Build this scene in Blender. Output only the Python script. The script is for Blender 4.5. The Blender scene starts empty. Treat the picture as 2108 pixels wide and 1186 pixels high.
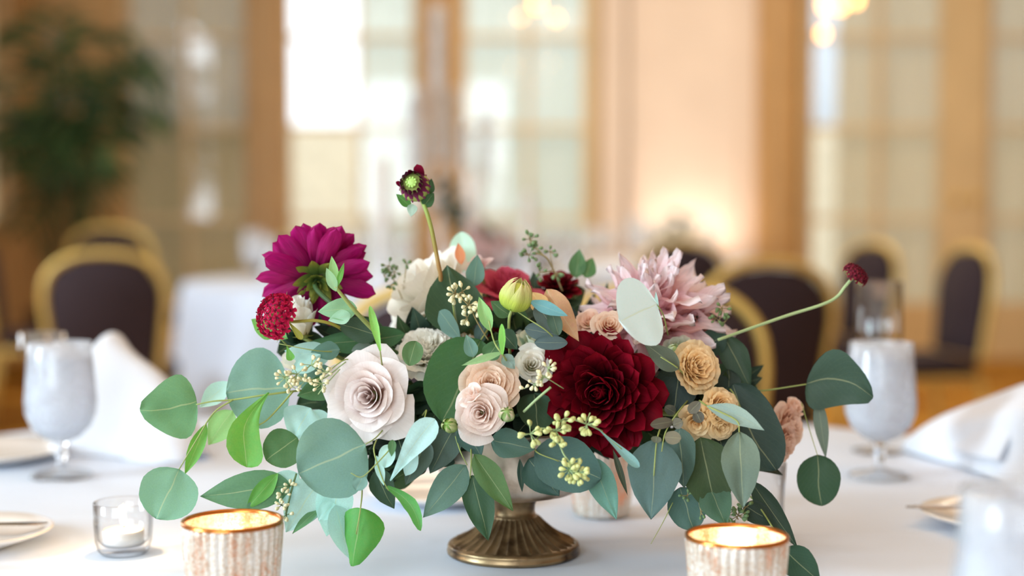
import bpy, math, random
import numpy as np
from mathutils import Vector, Matrix, noise

random.seed(7)
sc = bpy.context.scene
PI = math.pi

# ------------------------------------------------------------------ camera, world, lights, exposure
F = 3000.0                      # focal length in pixels of the 2108 x 1186 frame
PITCH = math.atan(161.0 / F)
EYE = Vector((0, 0, 1.075))
cd = bpy.data.cameras.new('camera')
cam = bpy.data.objects.new('camera', cd)
sc.collection.objects.link(cam)
cam.location = EYE
cam.rotation_euler = (PI / 2 - PITCH, 0, 0)
cd.sensor_width = 36
cd.lens = F / 2108 * 36
cd.clip_start = 0.05
cd.dof.use_dof = True
cd.dof.focus_distance = 1.215
cd.dof.aperture_fstop = 2.15
sc.camera = cam

w = bpy.data.worlds.new('world')
sc.world = w
w.use_nodes = True
wb = w.node_tree.nodes['Background']
wb.inputs['Color'].default_value = (0.86, 0.94, 1.0, 1)
wb.inputs['Strength'].default_value = 1.75


def area(name, loc, rot, sx, sy, power, col):
    l = bpy.data.lights.new(name, 'AREA')
    l.shape = 'RECTANGLE'; l.size = sx; l.size_y = sy; l.energy = power; l.color = col
    o = bpy.data.objects.new(name, l); sc.collection.objects.link(o)
    o.location = loc; o.rotation_euler = rot
    return o


def point(name, loc, power, col, r=0.01):
    l = bpy.data.lights.new(name, 'POINT'); l.energy = power; l.color = col; l.shadow_soft_size = r
    o = bpy.data.objects.new(name, l); sc.collection.objects.link(o); o.location = loc
    return o


COOL = (0.82, 0.92, 1.0); WARM = (1.0, 0.74, 0.46)
# daylight through the tall windows of the left wall (x = -3.6), plus an added fill lamp behind the camera
area('window_and_fill_light', (-3.55, -0.05, 1.80), (0, -PI / 2, 0), 1.7, 1.2, 128, (0.70, 0.88, 1.0))
area('window_and_fill_light', (-3.55, 4.6, 2.0), (0, -PI / 2, 0), 2.2, 1.6, 55, COOL)
area('window_and_fill_light', (-1.3, -2.55, 2.0), (PI / 2, 0, 0), 2.4, 2.2, 46, COOL)  # added front fill behind the camera, brightens flowers and urn
# light of the room's chandeliers, from the ceiling
area('ceiling_light', (1.0, 8.0, 3.6), (0, 0, 0), 4.4, 2.0, 88, (1.0, 0.82, 0.62))
area('ceiling_light', (0.9, 1.2, 3.6), (0, 0, 0), 2.0, 2.0, 16, (1.0, 0.58, 0.32))
area('wall_uplight', (1.25, 10.15, 0.75), (PI, 0, 0), 0.5, 0.15, 3.6, (1.0, 0.82, 0.68))

vs = sc.view_settings
vs.view_transform = 'Standard'; vs.look = 'None'; vs.gamma = 1; vs.use_curve_mapping = False
vs.exposure = 0.5
sc.cycles.use_denoising = True
sc.cycles.max_bounces = 8
sc.cycles.transparent_max_bounces = 16
sc.cycles.caustics_reflective = False
sc.cycles.caustics_refractive = False
sc.cycles.sample_clamp_indirect = 6


# ------------------------------------------------------------------ helpers
FW = Vector((0, math.cos(PITCH), -math.sin(PITCH)))
UP = Vector((0, math.sin(PITCH), math.cos(PITCH)))
RT = Vector((1, 0, 0))


def at(px, py, Y):
    """world point at distance Y (metres along +Y) seen at a pixel of the photo"""
    d = FW + RT * ((px - 1054) / F) - UP * ((py - 593) / F)
    return EYE + d * (Y / d.y)


def lin(c):
    out = []
    for v in c[:3]:
        v = v / 255.0
        out.append(v / 12.92 if v <= 0.04045 else ((v + 0.055) / 1.055) ** 2.4)
    return (out[0], out[1], out[2], 1)


def link(o, parent=None):
    sc.collection.objects.link(o)
    if parent:
        o.parent = parent
    return o


def tag(o, label=None, cat=None, group=None, kind=None):
    if label: o['label'] = label
    if cat: o['category'] = cat
    if group: o['group'] = group
    if kind: o['kind'] = kind
    return o


def empty(name, loc, label, cat, group=None, rz=0):
    o = bpy.data.objects.new(name, None)
    o.empty_display_size = 0.01
    link(o); o.location = loc; o.rotation_euler = (0, 0, rz)
    return tag(o, label, cat, group)


def mk(name, verts, faces, mat, parent=None, uvs=None, smooth=True, M=None):
    """mesh object; M places it in the world, whatever the parent's location"""
    me = bpy.data.meshes.new(name)
    me.from_pydata([tuple(v) for v in verts], [], faces)
    if smooth:
        me.shade_smooth()
    if uvs is not None:
        uvl = me.uv_layers.new(name='UVMap')
        li = np.empty(len(me.loops), dtype=np.int32); me.loops.foreach_get('vertex_index', li)
        uvl.data.foreach_set('uv', np.asarray(uvs, dtype=np.float32)[li].ravel())
    if mat: me.materials.append(mat)
    return inst(name, me, parent, M)


def inst(name, me, parent=None, M=None, color=None):
    o = bpy.data.objects.new(name, me)
    link(o, parent)
    if M is not None:
        if parent is not None:
            base = Matrix.LocRotScale(parent.location, parent.rotation_euler, parent.scale)
            o.matrix_local = base.inverted() @ M
        else:
            o.matrix_local = M
    if color: o.color = color
    return o


class MB:
    """collects simple shapes into one mesh"""
    def __init__(s): s.v = []; s.f = []
    def add(s, v, f):
        n = len(s.v); s.v += [tuple(p) for p in v]; s.f += [tuple(i + n for i in q) for q in f]; return s
    def box(s, x0, x1, y0, y1, z0, z1):
        return s.add([(x0, y0, z0), (x1, y0, z0), (x1, y1, z0), (x0, y1, z0), (x0, y0, z1), (x1, y0, z1), (x1, y1, z1), (x0, y1, z1)],
                     [(0, 3, 2, 1), (4, 5, 6, 7), (0, 1, 5, 4), (1, 2, 6, 5), (2, 3, 7, 6), (3, 0, 4, 7)])
    def lathe(s, prof, n=48, rib=None, c=(0, 0, 0)):
        v = []; f = []
        for i, (r, z) in enumerate(prof):
            for k in range(n):
                a = 2 * PI * k / n
                rr = rib(r, z, a, i) if rib else r
                v.append((c[0] + rr * math.cos(a), c[1] + rr * math.sin(a), c[2] + z))
        for i in range(len(prof) - 1):
            for k in range(n):
                k2 = (k + 1) % n
                f.append((i * n + k, i * n + k2, (i + 1) * n + k2, (i + 1) * n + k))
        return s.add(v, f)
    def tube(s, pts, r, n=7, sub=6, cap=True):
        P = smooth_path(pts, sub); m = len(P)
        rr = (lambda t: r) if not callable(r) else r
        up = Vector((0.13, 0.2, 0.97)); v = []; f = []
        for i, p in enumerate(P):
            t = (P[min(i + 1, m - 1)] - P[max(i - 1, 0)])
            t = t.normalized() if t.length > 1e-9 else Vector((0, 0, 1))
            a = t.cross(up)
            if a.length < 1e-3: a = t.cross(Vector((1, 0, 0)))
            a.normalize(); b = t.cross(a); up = -b if b.dot(up) < 0 else b
            R = rr(i / (m - 1))
            for k in range(n):
                g = 2 * PI * k / n
                v.append(p + a * (R * math.cos(g)) + b * (R * math.sin(g)))
        for i in range(m - 1):
            for k in range(n):
                k2 = (k + 1) % n
                f.append((i * n + k, i * n + k2, (i + 1) * n + k2, (i + 1) * n + k))
        if cap:
            f.append(tuple(range(n))[::-1]); f.append(tuple((m - 1) * n + k for k in range(n)))
        return s.add(v, f)
    def ball(s, c, r, axis=None, stretch=1.0, nu=8, nv=6, point=0.0):
        ax = (axis or Vector((0, 0, 1))).normalized()
        q = Vector((0, 0, 1)).rotation_difference(ax)
        v = []; f = []
        for j in range(nv + 1):
            th = PI * j / nv
            for k in range(nu):
                a = 2 * PI * k / nu
                rad = math.sin(th) * (1 + point * -math.cos(th))
                p = Vector((rad * math.cos(a), rad * math.sin(a), -math.cos(th) * stretch)) * r
                v.append(Vector(c) + q @ p)
        for j in range(nv):
            for k in range(nu):
                k2 = (k + 1) % nu
                f.append((j * nu + k, j * nu + k2, (j + 1) * nu + k2, (j + 1) * nu + k))
        return s.add(v, f)
    def build(s, name, mat, parent=None, smooth=True, local=False):
        if local or parent is None:
            o = mk(name, s.v, s.f, mat, parent, smooth=smooth)
        else:
            o = mk(name, s.v, s.f, mat, parent, smooth=smooth, M=Matrix.Identity(4))
        return o


def smooth_path(pts, sub=6):
    P = [Vector(p) for p in pts]
    if len(P) < 3 or sub <= 1:
        return P
    out = []
    E = [P[0] * 2 - P[1]] + P + [P[-1] * 2 - P[-2]]
    for i in range(1, len(E) - 2):
        a, b, c, d = E[i - 1], E[i], E[i + 1], E[i + 2]
        for k in range(sub):
            t = k / sub
            out.append(0.5 * ((2 * b) + (c - a) * t + (2 * a - 5 * b + 4 * c - d) * t * t + (3 * b - a - 3 * c + d) * t ** 3))
    out.append(P[-1])
    return out


def bevel(o, w=0.004, seg=2):
    m = o.modifiers.new('bevel', 'BEVEL'); m.width = w; m.segments = seg; m.limit_method = 'ANGLE'
    return o


# ------------------------------------------------------------------ materials
def nodes(name):
    m = bpy.data.materials.new(name); m.use_nodes = True
    nt = m.node_tree; return m, nt, nt.nodes['Principled BSDF'], nt.nodes['Material Output']


def setp(b, **k):
    for n, v in k.items():
        n = n.replace('_', ' ')
        b.inputs[n].default_value = v


def noise_tex(nt, scale, detail=3, coord='Object', sc3=None, rough=0.5):
    tc = nt.nodes.new('ShaderNodeTexCoord'); mp = nt.nodes.new('ShaderNodeMapping')
    nt.links.new(tc.outputs[coord], mp.inputs[0])
    if sc3: mp.inputs['Scale'].default_value = sc3
    n = nt.nodes.new('ShaderNodeTexNoise'); n.inputs['Scale'].default_value = scale; n.inputs['Detail'].default_value = detail
    n.inputs['Roughness'].default_value = rough
    nt.links.new(mp.outputs[0], n.inputs['Vector'])
    return n


def ramp(nt, src, stops):
    r = nt.nodes.new('ShaderNodeValToRGB'); e = r.color_ramp.elements
    while len(e) < len(stops): e.new(0.5)
    for i, (p, c) in enumerate(stops):
        e[i].position = p; e[i].color = c
    nt.links.new(src, r.inputs[0]); return r


def bump(nt, b, src, strength, dist=0.001):
    bp = nt.nodes.new('ShaderNodeBump'); bp.inputs['Strength'].default_value = strength; bp.inputs['Distance'].default_value = dist
    nt.links.new(src, bp.inputs['Height']); nt.links.new(bp.outputs[0], b.inputs['Normal']); return bp


def plain(name, rgb, rough=0.6, metal=0.0, var=0.08, scale=8, spec=0.4):
    m, nt, b, o = nodes(name)
    c = lin(rgb); n = noise_tex(nt, scale)
    d = tuple(x * (1 - var * 2) for x in c[:3]) + (1,); e = tuple(min(1, x * (1 + var)) for x in c[:3]) + (1,)
    r = ramp(nt, n.outputs['Fac'], [(0.3, d), (0.7, e)])
    nt.links.new(r.outputs[0], b.inputs['Base Color'])
    b.inputs['Roughness'].default_value = rough; b.inputs['Metallic'].default_value = metal
    b.inputs['Specular IOR Level'].default_value = spec
    return m


def translucent_mix(nt, b, out, colsock, fac):
    t = nt.nodes.new('ShaderNodeBsdfTranslucent'); mx = nt.nodes.new('ShaderNodeMixShader')
    nt.links.new(colsock, t.inputs['Color'])
    mx.inputs[0].default_value = fac
    nt.links.new(b.outputs[0], mx.inputs[1]); nt.links.new(t.outputs[0], mx.inputs[2])
    nt.links.new(mx.outputs[0], out.inputs['Surface']); return mx


def petal_mat(name, rim, mid, base, fac=0.35, streak=0.12, rough=0.6):
    """colour runs from petal base (v=0) to rim (v=1), fine streaks along the petal"""
    m, nt, b, out = nodes(name)
    tc = nt.nodes.new('ShaderNodeTexCoord'); sp = nt.nodes.new('ShaderNodeSeparateXYZ')
    nt.links.new(tc.outputs['UV'], sp.inputs[0])
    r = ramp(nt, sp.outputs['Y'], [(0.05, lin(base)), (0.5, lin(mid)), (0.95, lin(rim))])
    n = noise_tex(nt, 5, 3, 'UV', (7, 0.7, 1))
    h = nt.nodes.new('ShaderNodeHueSaturation'); mr = nt.nodes.new('ShaderNodeMapRange')
    mr.inputs['To Min'].default_value = 1 - streak * 1.6; mr.inputs['To Max'].default_value = 1 + streak
    mr.inputs['From Min'].default_value = 0.25; mr.inputs['From Max'].default_value = 0.75
    nt.links.new(n.outputs['Fac'], mr.inputs['Value']); nt.links.new(mr.outputs[0], h.inputs['Value'])
    nt.links.new(r.outputs[0], h.inputs['Color'])
    nt.links.new(h.outputs[0], b.inputs['Base Color'])
    setp(b, Roughness=rough); b.inputs['Specular IOR Level'].default_value = 0.25
    bump(nt, b, n.outputs['Fac'], 0.35, 0.0006)
    translucent_mix(nt, b, out, h.outputs[0], fac)
    return m


def leaf_material():
    m, nt, b, out = nodes('eucalyptus leaf')
    oi = nt.nodes.new('ShaderNodeObjectInfo')
    tc = nt.nodes.new('ShaderNodeTexCoord'); sp = nt.nodes.new('ShaderNodeSeparateXYZ')
    nt.links.new(tc.outputs['UV'], sp.inputs[0])

    def math_(op, a, bb=None, c=None):
        k = nt.nodes.new('ShaderNodeMath'); k.operation = op
        for i, x in enumerate((a, bb, c)):
            if x is None: continue
            if isinstance(x, (int, float)): k.inputs[i].default_value = x
            else: nt.links.new(x, k.inputs[i])
        return k.outputs[0]
    u = math_('ABSOLUTE', math_('SUBTRACT', sp.outputs['X'], 0.5))
    mid = math_('LESS_THAN', u, 0.012)
    # side veins: stripes slanting from the midrib
    s = math_('SUBTRACT', math_('MULTIPLY', sp.outputs['Y'], 9.0), math_('MULTIPLY', u, 9.0))
    fr = math_('ABSOLUTE', math_('SUBTRACT', math_('FRACT', s), 0.5))
    side = math_('MULTIPLY', math_('LESS_THAN', fr, 0.03), 0.07)
    vein = math_('MAXIMUM', math_('MULTIPLY', mid, 0.75), side)
    n = noise_tex(nt, 45, 4)
    n2 = noise_tex(nt, 14, 2)
    h = nt.nodes.new('ShaderNodeHueSaturation')
    mr = nt.nodes.new('ShaderNodeMapRange'); mr.inputs['To Min'].default_value = 0.86; mr.inputs['To Max'].default_value = 1.12
    nt.links.new(n.outputs['Fac'], mr.inputs['Value']); nt.links.new(mr.outputs[0], h.inputs['Value'])
    mh = nt.nodes.new('ShaderNodeMapRange'); mh.inputs['To Min'].default_value = 0.485; mh.inputs['To Max'].default_value = 0.52
    nt.links.new(n2.outputs['Fac'], mh.inputs['Value']); nt.links.new(mh.outputs[0], h.inputs['Hue'])
    nt.links.new(oi.outputs['Color'], h.inputs['Color'])
    mx = nt.nodes.new('ShaderNodeMix'); mx.data_type = 'RGBA'
    nt.links.new(vein, mx.inputs['Factor']); nt.links.new(h.outputs[0], mx.inputs['A'])
    mx2 = nt.nodes.new('ShaderNodeMix'); mx2.data_type = 'RGBA'; mx2.inputs['Factor'].default_value = 0.45
    nt.links.new(h.outputs[0], mx2.inputs['A']); mx2.inputs['B'].default_value = lin((205, 215, 165))
    nt.links.new(mx2.outputs['Result'], mx.inputs['B'])
    nt.links.new(mx.outputs['Result'], b.inputs['Base Color'])
    b.inputs['Roughness'].default_value = 0.52; b.inputs['Specular IOR Level'].default_value = 0.35
    bump(nt, b, vein, 0.3, 0.0004)
    sat = nt.nodes.new('ShaderNodeHueSaturation'); sat.inputs['Saturation'].default_value = 1.1; sat.inputs['Value'].default_value = 1.3
    sat.inputs['Hue'].default_value = 0.48
    nt.links.new(mx.outputs['Result'], sat.inputs['Color'])
    translucent_mix(nt, b, out, sat.outputs[0], 0.3)
    return m


def glass_mat(name, tint=(1, 1, 1, 1), haze=0.0, hazecol=(0.9, 0.94, 1, 1), nscale=25, rough=0.02):
    m, nt, b, out = nodes(name); nt.nodes.remove(b)
    tr = nt.nodes.new('ShaderNodeBsdfTransparent'); tr.inputs[0].default_value = tint
    gl = nt.nodes.new('ShaderNodeBsdfGlossy'); gl.inputs['Roughness'].default_value = rough
    lw = nt.nodes.new('ShaderNodeLayerWeight'); lw.inputs[0].default_value = 0.5
    pw = nt.nodes.new('ShaderNodeMath'); pw.operation = 'POWER'; pw.inputs[1].default_value = 3.5
    fr = nt.nodes.new('ShaderNodeMath'); fr.operation = 'MULTIPLY_ADD'; fr.inputs[1].default_value = 0.8; fr.inputs[2].default_value = 0.06
    nt.links.new(lw.outputs['Facing'], pw.inputs[0]); nt.links.new(pw.outputs[0], fr.inputs[0])
    et = ramp(nt, lw.outputs['Facing'], [(.45, tint), (.97, tuple(c * .45 for c in tint[:3]) + (1,))])
    nt.links.new(et.outputs[0], tr.inputs[0])
    mx = nt.nodes.new('ShaderNodeMixShader')
    nt.links.new(fr.outputs[0], mx.inputs[0]); nt.links.new(tr.outputs[0], mx.inputs[1]); nt.links.new(gl.outputs[0], mx.inputs[2])
    last = mx
    if haze > 0:
        d = nt.nodes.new('ShaderNodeBsdfDiffuse'); d.inputs[0].default_value = hazecol
        t = nt.nodes.new('ShaderNodeBsdfTranslucent'); t.inputs[0].default_value = hazecol
        dm = nt.nodes.new('ShaderNodeMixShader'); dm.inputs[0].default_value = 0.5
        nt.links.new(d.outputs[0], dm.inputs[1]); nt.links.new(t.outputs[0], dm.inputs[2])
        n = noise_tex(nt, nscale, 4)
        mr = nt.nodes.new('ShaderNodeMapRange'); mr.inputs['From Min'].default_value = 0.3; mr.inputs['From Max'].default_value = 0.7
        mr.inputs['To Min'].default_value = max(0, haze - 0.22); mr.inputs['To Max'].default_value = min(1, haze + 0.22)
        nt.links.new(n.outputs['Fac'], mr.inputs['Value'])
        m2 = nt.nodes.new('ShaderNodeMixShader'); nt.links.new(mr.outputs[0], m2.inputs[0])
        nt.links.new(mx.outputs[0], m2.inputs[1]); nt.links.new(dm.outputs[0], m2.inputs[2]); last = m2
    nt.links.new(last.outputs[0], out.inputs['Surface'])
    return m


def cloth_mat(name, rgb, weave=900, transl=0.0):
    m, nt, b, out = nodes(name)
    n = noise_tex(nt, 6, 3); c = lin(rgb)
    r = ramp(nt, n.outputs['Fac'], [(0.3, tuple(x * 0.95 for x in c[:3]) + (1,)), (0.7, c)])
    nt.links.new(r.outputs[0], b.inputs['Base Color'])
    b.inputs['Roughness'].default_value = 0.85; b.inputs['Specular IOR Level'].default_value = 0.15
    b.inputs['Sheen Weight'].default_value = 0.15
    w_ = noise_tex(nt, weave, 2); bump(nt, b, w_.outputs['Fac'], 0.15, 0.0004)
    if transl: translucent_mix(nt, b, out, r.outputs[0], transl)
    return m


def emit_mat(name, rgb, s):
    m, nt, b, out = nodes(name)
    b.inputs['Base Color'].default_value = (0, 0, 0, 1)
    b.inputs['Emission Color'].default_value = lin(rgb); b.inputs['Emission Strength'].default_value = s
    return m


LEAF = leaf_material()
STEM = plain('stem green', (150, 165, 95), 0.5, scale=40)
STEMT = plain('stem tan', (165, 150, 105), 0.5, scale=40)
GLASS = glass_mat('clear glass')
def solid_glass():
    m, nt, b, out = nodes('solid clear glass'); setp(b, Roughness=.02, IOR=1.45)
    b.inputs['Transmission Weight'].default_value = 1.0; b.inputs['Base Color'].default_value = (.97, .985, 1, 1)
    return m
SGLASS = solid_glass()
FROST = glass_mat('condensation on glass', haze=0.4)
ICE = glass_mat('iced water', haze=0.52, hazecol=(0.88, 0.92, 1, 1), nscale=80, rough=0.1)
LINEN = cloth_mat('white linen', (224, 236, 254))
NAPKIN = cloth_mat('white napkin', (240, 243, 250), transl=0.15)
GOLD = plain('gold metal frame', (236, 204, 118), 0.42, 0.35, var=0.05)
VELVET = plain('aubergine upholstery', (56, 42, 48), 0.85, var=0.12, scale=60)
CHINA = plain('white china', (240, 236, 232), 0.15, var=0.01, spec=0.6)
STEEL = plain('silver cutlery', (170, 160, 150), 0.2, 1.0, var=0.05)
WAX = plain('candle wax', (250, 246, 236), 0.4, var=0.01)
WALLM = plain('tan wall paint', (196, 164, 120), 0.55, var=0.03, scale=3)
WOODM = plain('golden wood trim', (192, 152, 98), 0.4, var=0.06, scale=4)
PALEM = plain('cream wall panel', (238, 222, 206), 0.6, var=0.02, scale=3)
TRIMC = plain('cream door paint', (226, 202, 156), 0.45, var=0.03, scale=3)

# ------------------------------------------------------------------ the room
YW = 10.5                       # face of the far wall
def wx(px): return (px - 1054) / F * YW
def wz(py): return at(1054, py, YW).z
HC = 3.8
XL, XR, YB = -3.5, 5.2, -2.7


def carpet_mat():
    m, nt, b, out = nodes('patterned carpet')
    v = noise_tex(nt, 2.2, 3); n = noise_tex(nt, 60, 2)
    wv = nt.nodes.new('ShaderNodeTexVoronoi'); wv.inputs['Scale'].default_value = 2.6
    tc = nt.nodes.new('ShaderNodeTexCoord'); nt.links.new(tc.outputs['Object'], wv.inputs['Vector'])
    mx = nt.nodes.new('ShaderNodeMix'); mx.data_type = 'FLOAT'; mx.inputs['Factor'].default_value = 0.5
    nt.links.new(v.outputs['Fac'], mx.inputs['A']); nt.links.new(wv.outputs['Distance'], mx.inputs['B'])
    r = ramp(nt, mx.outputs['Result'], [(0.25, lin((96, 52, 24))), (0.42, lin((150, 98, 34))), (0.6, lin((186, 138, 58)))])
    nt.links.new(r.outputs[0], b.inputs['Base Color']); b.inputs['Roughness'].default_value = 0.95
    b.inputs['Specular IOR Level'].default_value = 0.1
    bump(nt, b, n.outputs['Fac'], 0.5, 0.004)
    return m


def struct(name, mb, mat, smooth=False):
    o = mb.build(name, mat, None, smooth=smooth); o['kind'] = 'structure'; return o


struct('floor', MB().box(XL - .2, XR + .2, YB - .2, YW + .2, -0.12, 0), carpet_mat())
struct('ceiling', MB().box(XL - .2, XR + .2, YB - .2, YW + .2, HC, HC + .15), plain('ceiling paint', (235, 222, 200), 0.8))

# far wall: solid pieces between the glazed doors
DOORS = [(1, (272, 382), (392, 505)), (2, (600, 735), (745, 850)), (3, (960, 1082), (1092, 1200)),
         (4, (1672, 1800), (1812, 1930)), (5, (2040, 2160), (2170, 2290))]
mb = MB()
ZT = 3.25                        # door head
edges = [XL - .2]
for n_, a, b_ in DOORS:
    edges += [wx(a[0]) - .09, wx(b_[1]) + .09]
edges.append(XR + .2)
for i in range(0, len(edges), 2):
    mb.box(edges[i], edges[i + 1], YW, YW + .2, 0, HC)
for i in range(1, len(edges) - 1, 2):
    mb.box(edges[i], edges[i + 1], YW, YW + .2, ZT, HC)
struct('wall_back', mb, WALLM)
# cream projecting wall section between the third and fourth door, with a wood pilaster at its right end
struct('wall_back_panel', MB().box(wx(1292), wx(1548), YW - .12, YW, 0, HC), PALEM)
for k, px in enumerate((1306, 1500)):
    struct('trim_%d' % (k + 1), MB().box(wx(px), wx(px + 12), YW - .14, YW - .12, 0.3, HC), PALEM)
struct('trim_3', MB().box(wx(1548), wx(1625), YW - .2, YW, 0, HC), WOODM)
struct('trim_4', MB().box(wx(1575), wx(1592), YW - .215, YW - .2, 0.3, HC), WALLM)
struct('trim_5', MB().box(wx(514), wx(592), YW - .06, YW, 0, HC), WOODM)
struct('trim_6', MB().box(wx(538), wx(566), YW - .075, YW - .06, 0.3, HC), WALLM)
struct('trim_7', MB().box(wx(866), wx(945), YW - .06, YW, 0, HC), WOODM)
struct('trim_8', MB().box(wx(1240), wx(1284), YW - .05, YW, 0, HC), PALEM)
struct('trim_9', MB().box(wx(30), wx(250), YW - .05, YW, 0, HC), WOODM)
struct('baseboard_back', MB().box(XL, XR, YW - .03, YW - .0005, 0, .16), TRIMC)

struct('trim_10', MB().box(wx(1946), wx(2026), YW - .02, YW, 0, HC), TRIMC)
tag(MB().box(2.3, 9, 17, 17.6, -.05, 7).build('added_facade', plain('pale stucco', (214, 222, 232), .8), None, smooth=False),  # added facade, tones down the bright sky in the clear pane
    'added pale facade outside, dimming the sky in the clear pane of the right glass door', 'building')
# left wall with tall windows, right wall, rear wall
def wall_with_windows(name, axis, pos, th, lo, hi, wins, z0, z1):
    mb = MB(); c = lo
    def bx(a, b, za, zb):
        if axis == 'x': mb.box(min(pos, pos + th), max(pos, pos + th), a, b, za, zb)
        else: mb.box(a, b, min(pos, pos + th), max(pos, pos + th), za, zb)
    for a, b in wins:
        bx(c, a, 0, HC); bx(a, b, 0, z0); bx(a, b, z1, HC); c = b
    bx(c, hi, 0, HC)
    return struct(name, mb, WALLM)


LW = [(-.75, .65), (3.7, 5.5), (9.3, 10.22)]
wall_with_windows('wall_left', 'x', XL, -.2, YB, YW, LW, .95, 3.2)
wall_with_windows('wall_rear', 'y', YB, -.2, XL, XR, [(-2.5, -.1)], .95, 3.2)
struct('wall_right', MB().box(XR, XR + .2, YB, YW, 0, HC), WALLM)
for k, (a, b_) in enumerate(LW):
    mb = MB()
    for (y0, y1) in ((a, a + .06), (b_ - .06, b_), ((a + b_) / 2 - .02, (a + b_) / 2 + .02)):
        mb.box(XL - .16, XL - .1, y0, y1, .95, 3.2)
    for z in (.95, 1.7, 2.45, 3.14):
        mb.box(XL - .16, XL - .1, a, b_, z, z + .05)
    wdw = struct('window_%d' % (k + 1), mb, TRIMC)
    MB().box(XL - .14, XL - .13, a, b_, .95, 3.2).build('pane', GLASS, wdw)

# sheer curtain material
def sheer_mat(nm, c1, c2, tf):
    m, nt, b, out = nodes(nm); nt.nodes.remove(b)
    tc = nt.nodes.new('ShaderNodeTexCoord')
    n = noise_tex(nt, 5, 3, 'Object', (3, 3, 0.15))
    r = ramp(nt, n.outputs['Fac'], [(0.3, lin(c1)), (0.7, lin(c2))])
    d = nt.nodes.new('ShaderNodeBsdfDiffuse'); t = nt.nodes.new('ShaderNodeBsdfTranslucent'); tr = nt.nodes.new('ShaderNodeBsdfTransparent')
    nt.links.new(r.outputs[0], d.inputs[0]); nt.links.new(r.outputs[0], t.inputs[0])
    a = nt.nodes.new('ShaderNodeMixShader'); a.inputs[0].default_value = tf
    nt.links.new(d.outputs[0], a.inputs[1]); nt.links.new(t.outputs[0], a.inputs[2])
    c = nt.nodes.new('ShaderNodeMixShader'); c.inputs[0].default_value = 0.06
    nt.links.new(a.outputs[0], c.inputs[1]); nt.links.new(tr.outputs[0], c.inputs[2])
    nt.links.new(c.outputs[0], out.inputs['Surface']); return m


SHEER = sheer_mat('sheer curtain', (228, 238, 226), (244, 250, 244), .5)
SHEER2 = sheer_mat('cream sheer curtain', (226, 214, 182), (240, 230, 204), .33)
UNLIT = sheer_mat('unlit tan curtain', (196, 176, 126), (214, 198, 150), .1)  # darker tan and low translucency stand in for missing backlight
PANE = glass_mat('door pane')
DLAB = ['beside the palm', 'left of the tall candles', 'behind the tall candles', 'right of the cream wall panel', 'at the right edge of the picture']
zb = wz(622)
ROWS = [zb, wz(452), wz(264), wz(76), wz(-112), 3.15]
for (n_, a, b_), wh in zip(DOORS, DLAB):
    x0, x1 = wx(a[0]) - .08, wx(b_[1]) + .08
    yf, yb_ = YW + .02, YW + .07
    d = MB().box(x0, wx(a[0]), yf, yb_, 0, ZT).box(wx(b_[1]), x1, yf, yb_, 0, ZT)
    d.box(wx(a[0]), wx(b_[1]), yf, yb_, 0.01, ROWS[0]).box(wx(a[0]), wx(b_[1]), yf, yb_, ROWS[-1], ZT)
    door = struct('door_%d' % n_, d, TRIMC)
    mm = MB().box(wx(a[1]), wx(b_[0]), yf, yb_, ROWS[0], ROWS[-1])
    for z in ROWS[1:-1]: mm.box(wx(a[0]), wx(b_[1]), yf + .002, yb_ - .002, z - .018, z + .018)
    mm.build('muntin', TRIMC, door, smooth=False)
    MB().box(wx(a[0]) + .05, wx(b_[1]) - .05, yf - .008, yf, .25, ROWS[0] - .12).build('lower_panel', TRIMC, door, smooth=False)
    for i in range(5):
        for (p, q) in (a, b_):
            MB().box(wx(p), wx(q), yf + .02, yf + .026, ROWS[i] + .018, ROWS[i + 1] - .018).build('pane', PANE, door, smooth=False)
    if n_ >= 4:
        h = MB(); hx = x1 + .045 if n_ == 4 else x0 - .04
        h.ball((hx, YW - .03, wz(410)), .035); h.ball((hx, YW - .03, wz(650)), .03)
        h.build('door_handle', GOLD, door)
    # sheer curtain hanging just behind the panes
    spans = {2: [(742, 858)], 4: [(1728, 1940)]}.get(n_, [(a[0] - 10, b_[1] + 10)])
    for (p, q) in spans:
        V = []; Fc = []; nx = int((q - p) / 3)
        for i in range(nx + 1):
            X = wx(p) + (wx(q) - wx(p)) * i / nx
            yy = YW + .16 + .022 * math.sin(i * 1.9) + .012 * math.sin(i * .83)
            for z in (.12, 1.2, 2.2, 3.3):
                V.append((X, yy + .01 * math.sin(z * 3 + i), z))
        for i in range(nx):
            for j in range(3):
                s = i * 4 + j; Fc.append((s, s + 4, s + 5, s + 1))
        o = mk('sheer_curtain', V, Fc, UNLIT if n_ == 1 else SHEER2 if n_ >= 4 else SHEER)
        tag(o, 'pale sheer pleated curtain hanging in the glass door ' + wh, 'curtain')
# terrace outside the doors
struct('floor_terrace', MB().box(-8, 10, YW + .3, 22, -.2, -.05), plain('terrace paving', (205, 200, 190), .8))
gw = MB().box(-9, 12, 15.5, 15.8, -.05, 1.98).build('added_garden_wall', plain('garden wall plaster', (226, 214, 188), .8), None, smooth=False)  # added wall, its top cuts off the bright sky in the panes
tag(gw, 'added pale wall ending the bright sky in the clear panes behind the candles', 'wall')

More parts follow.
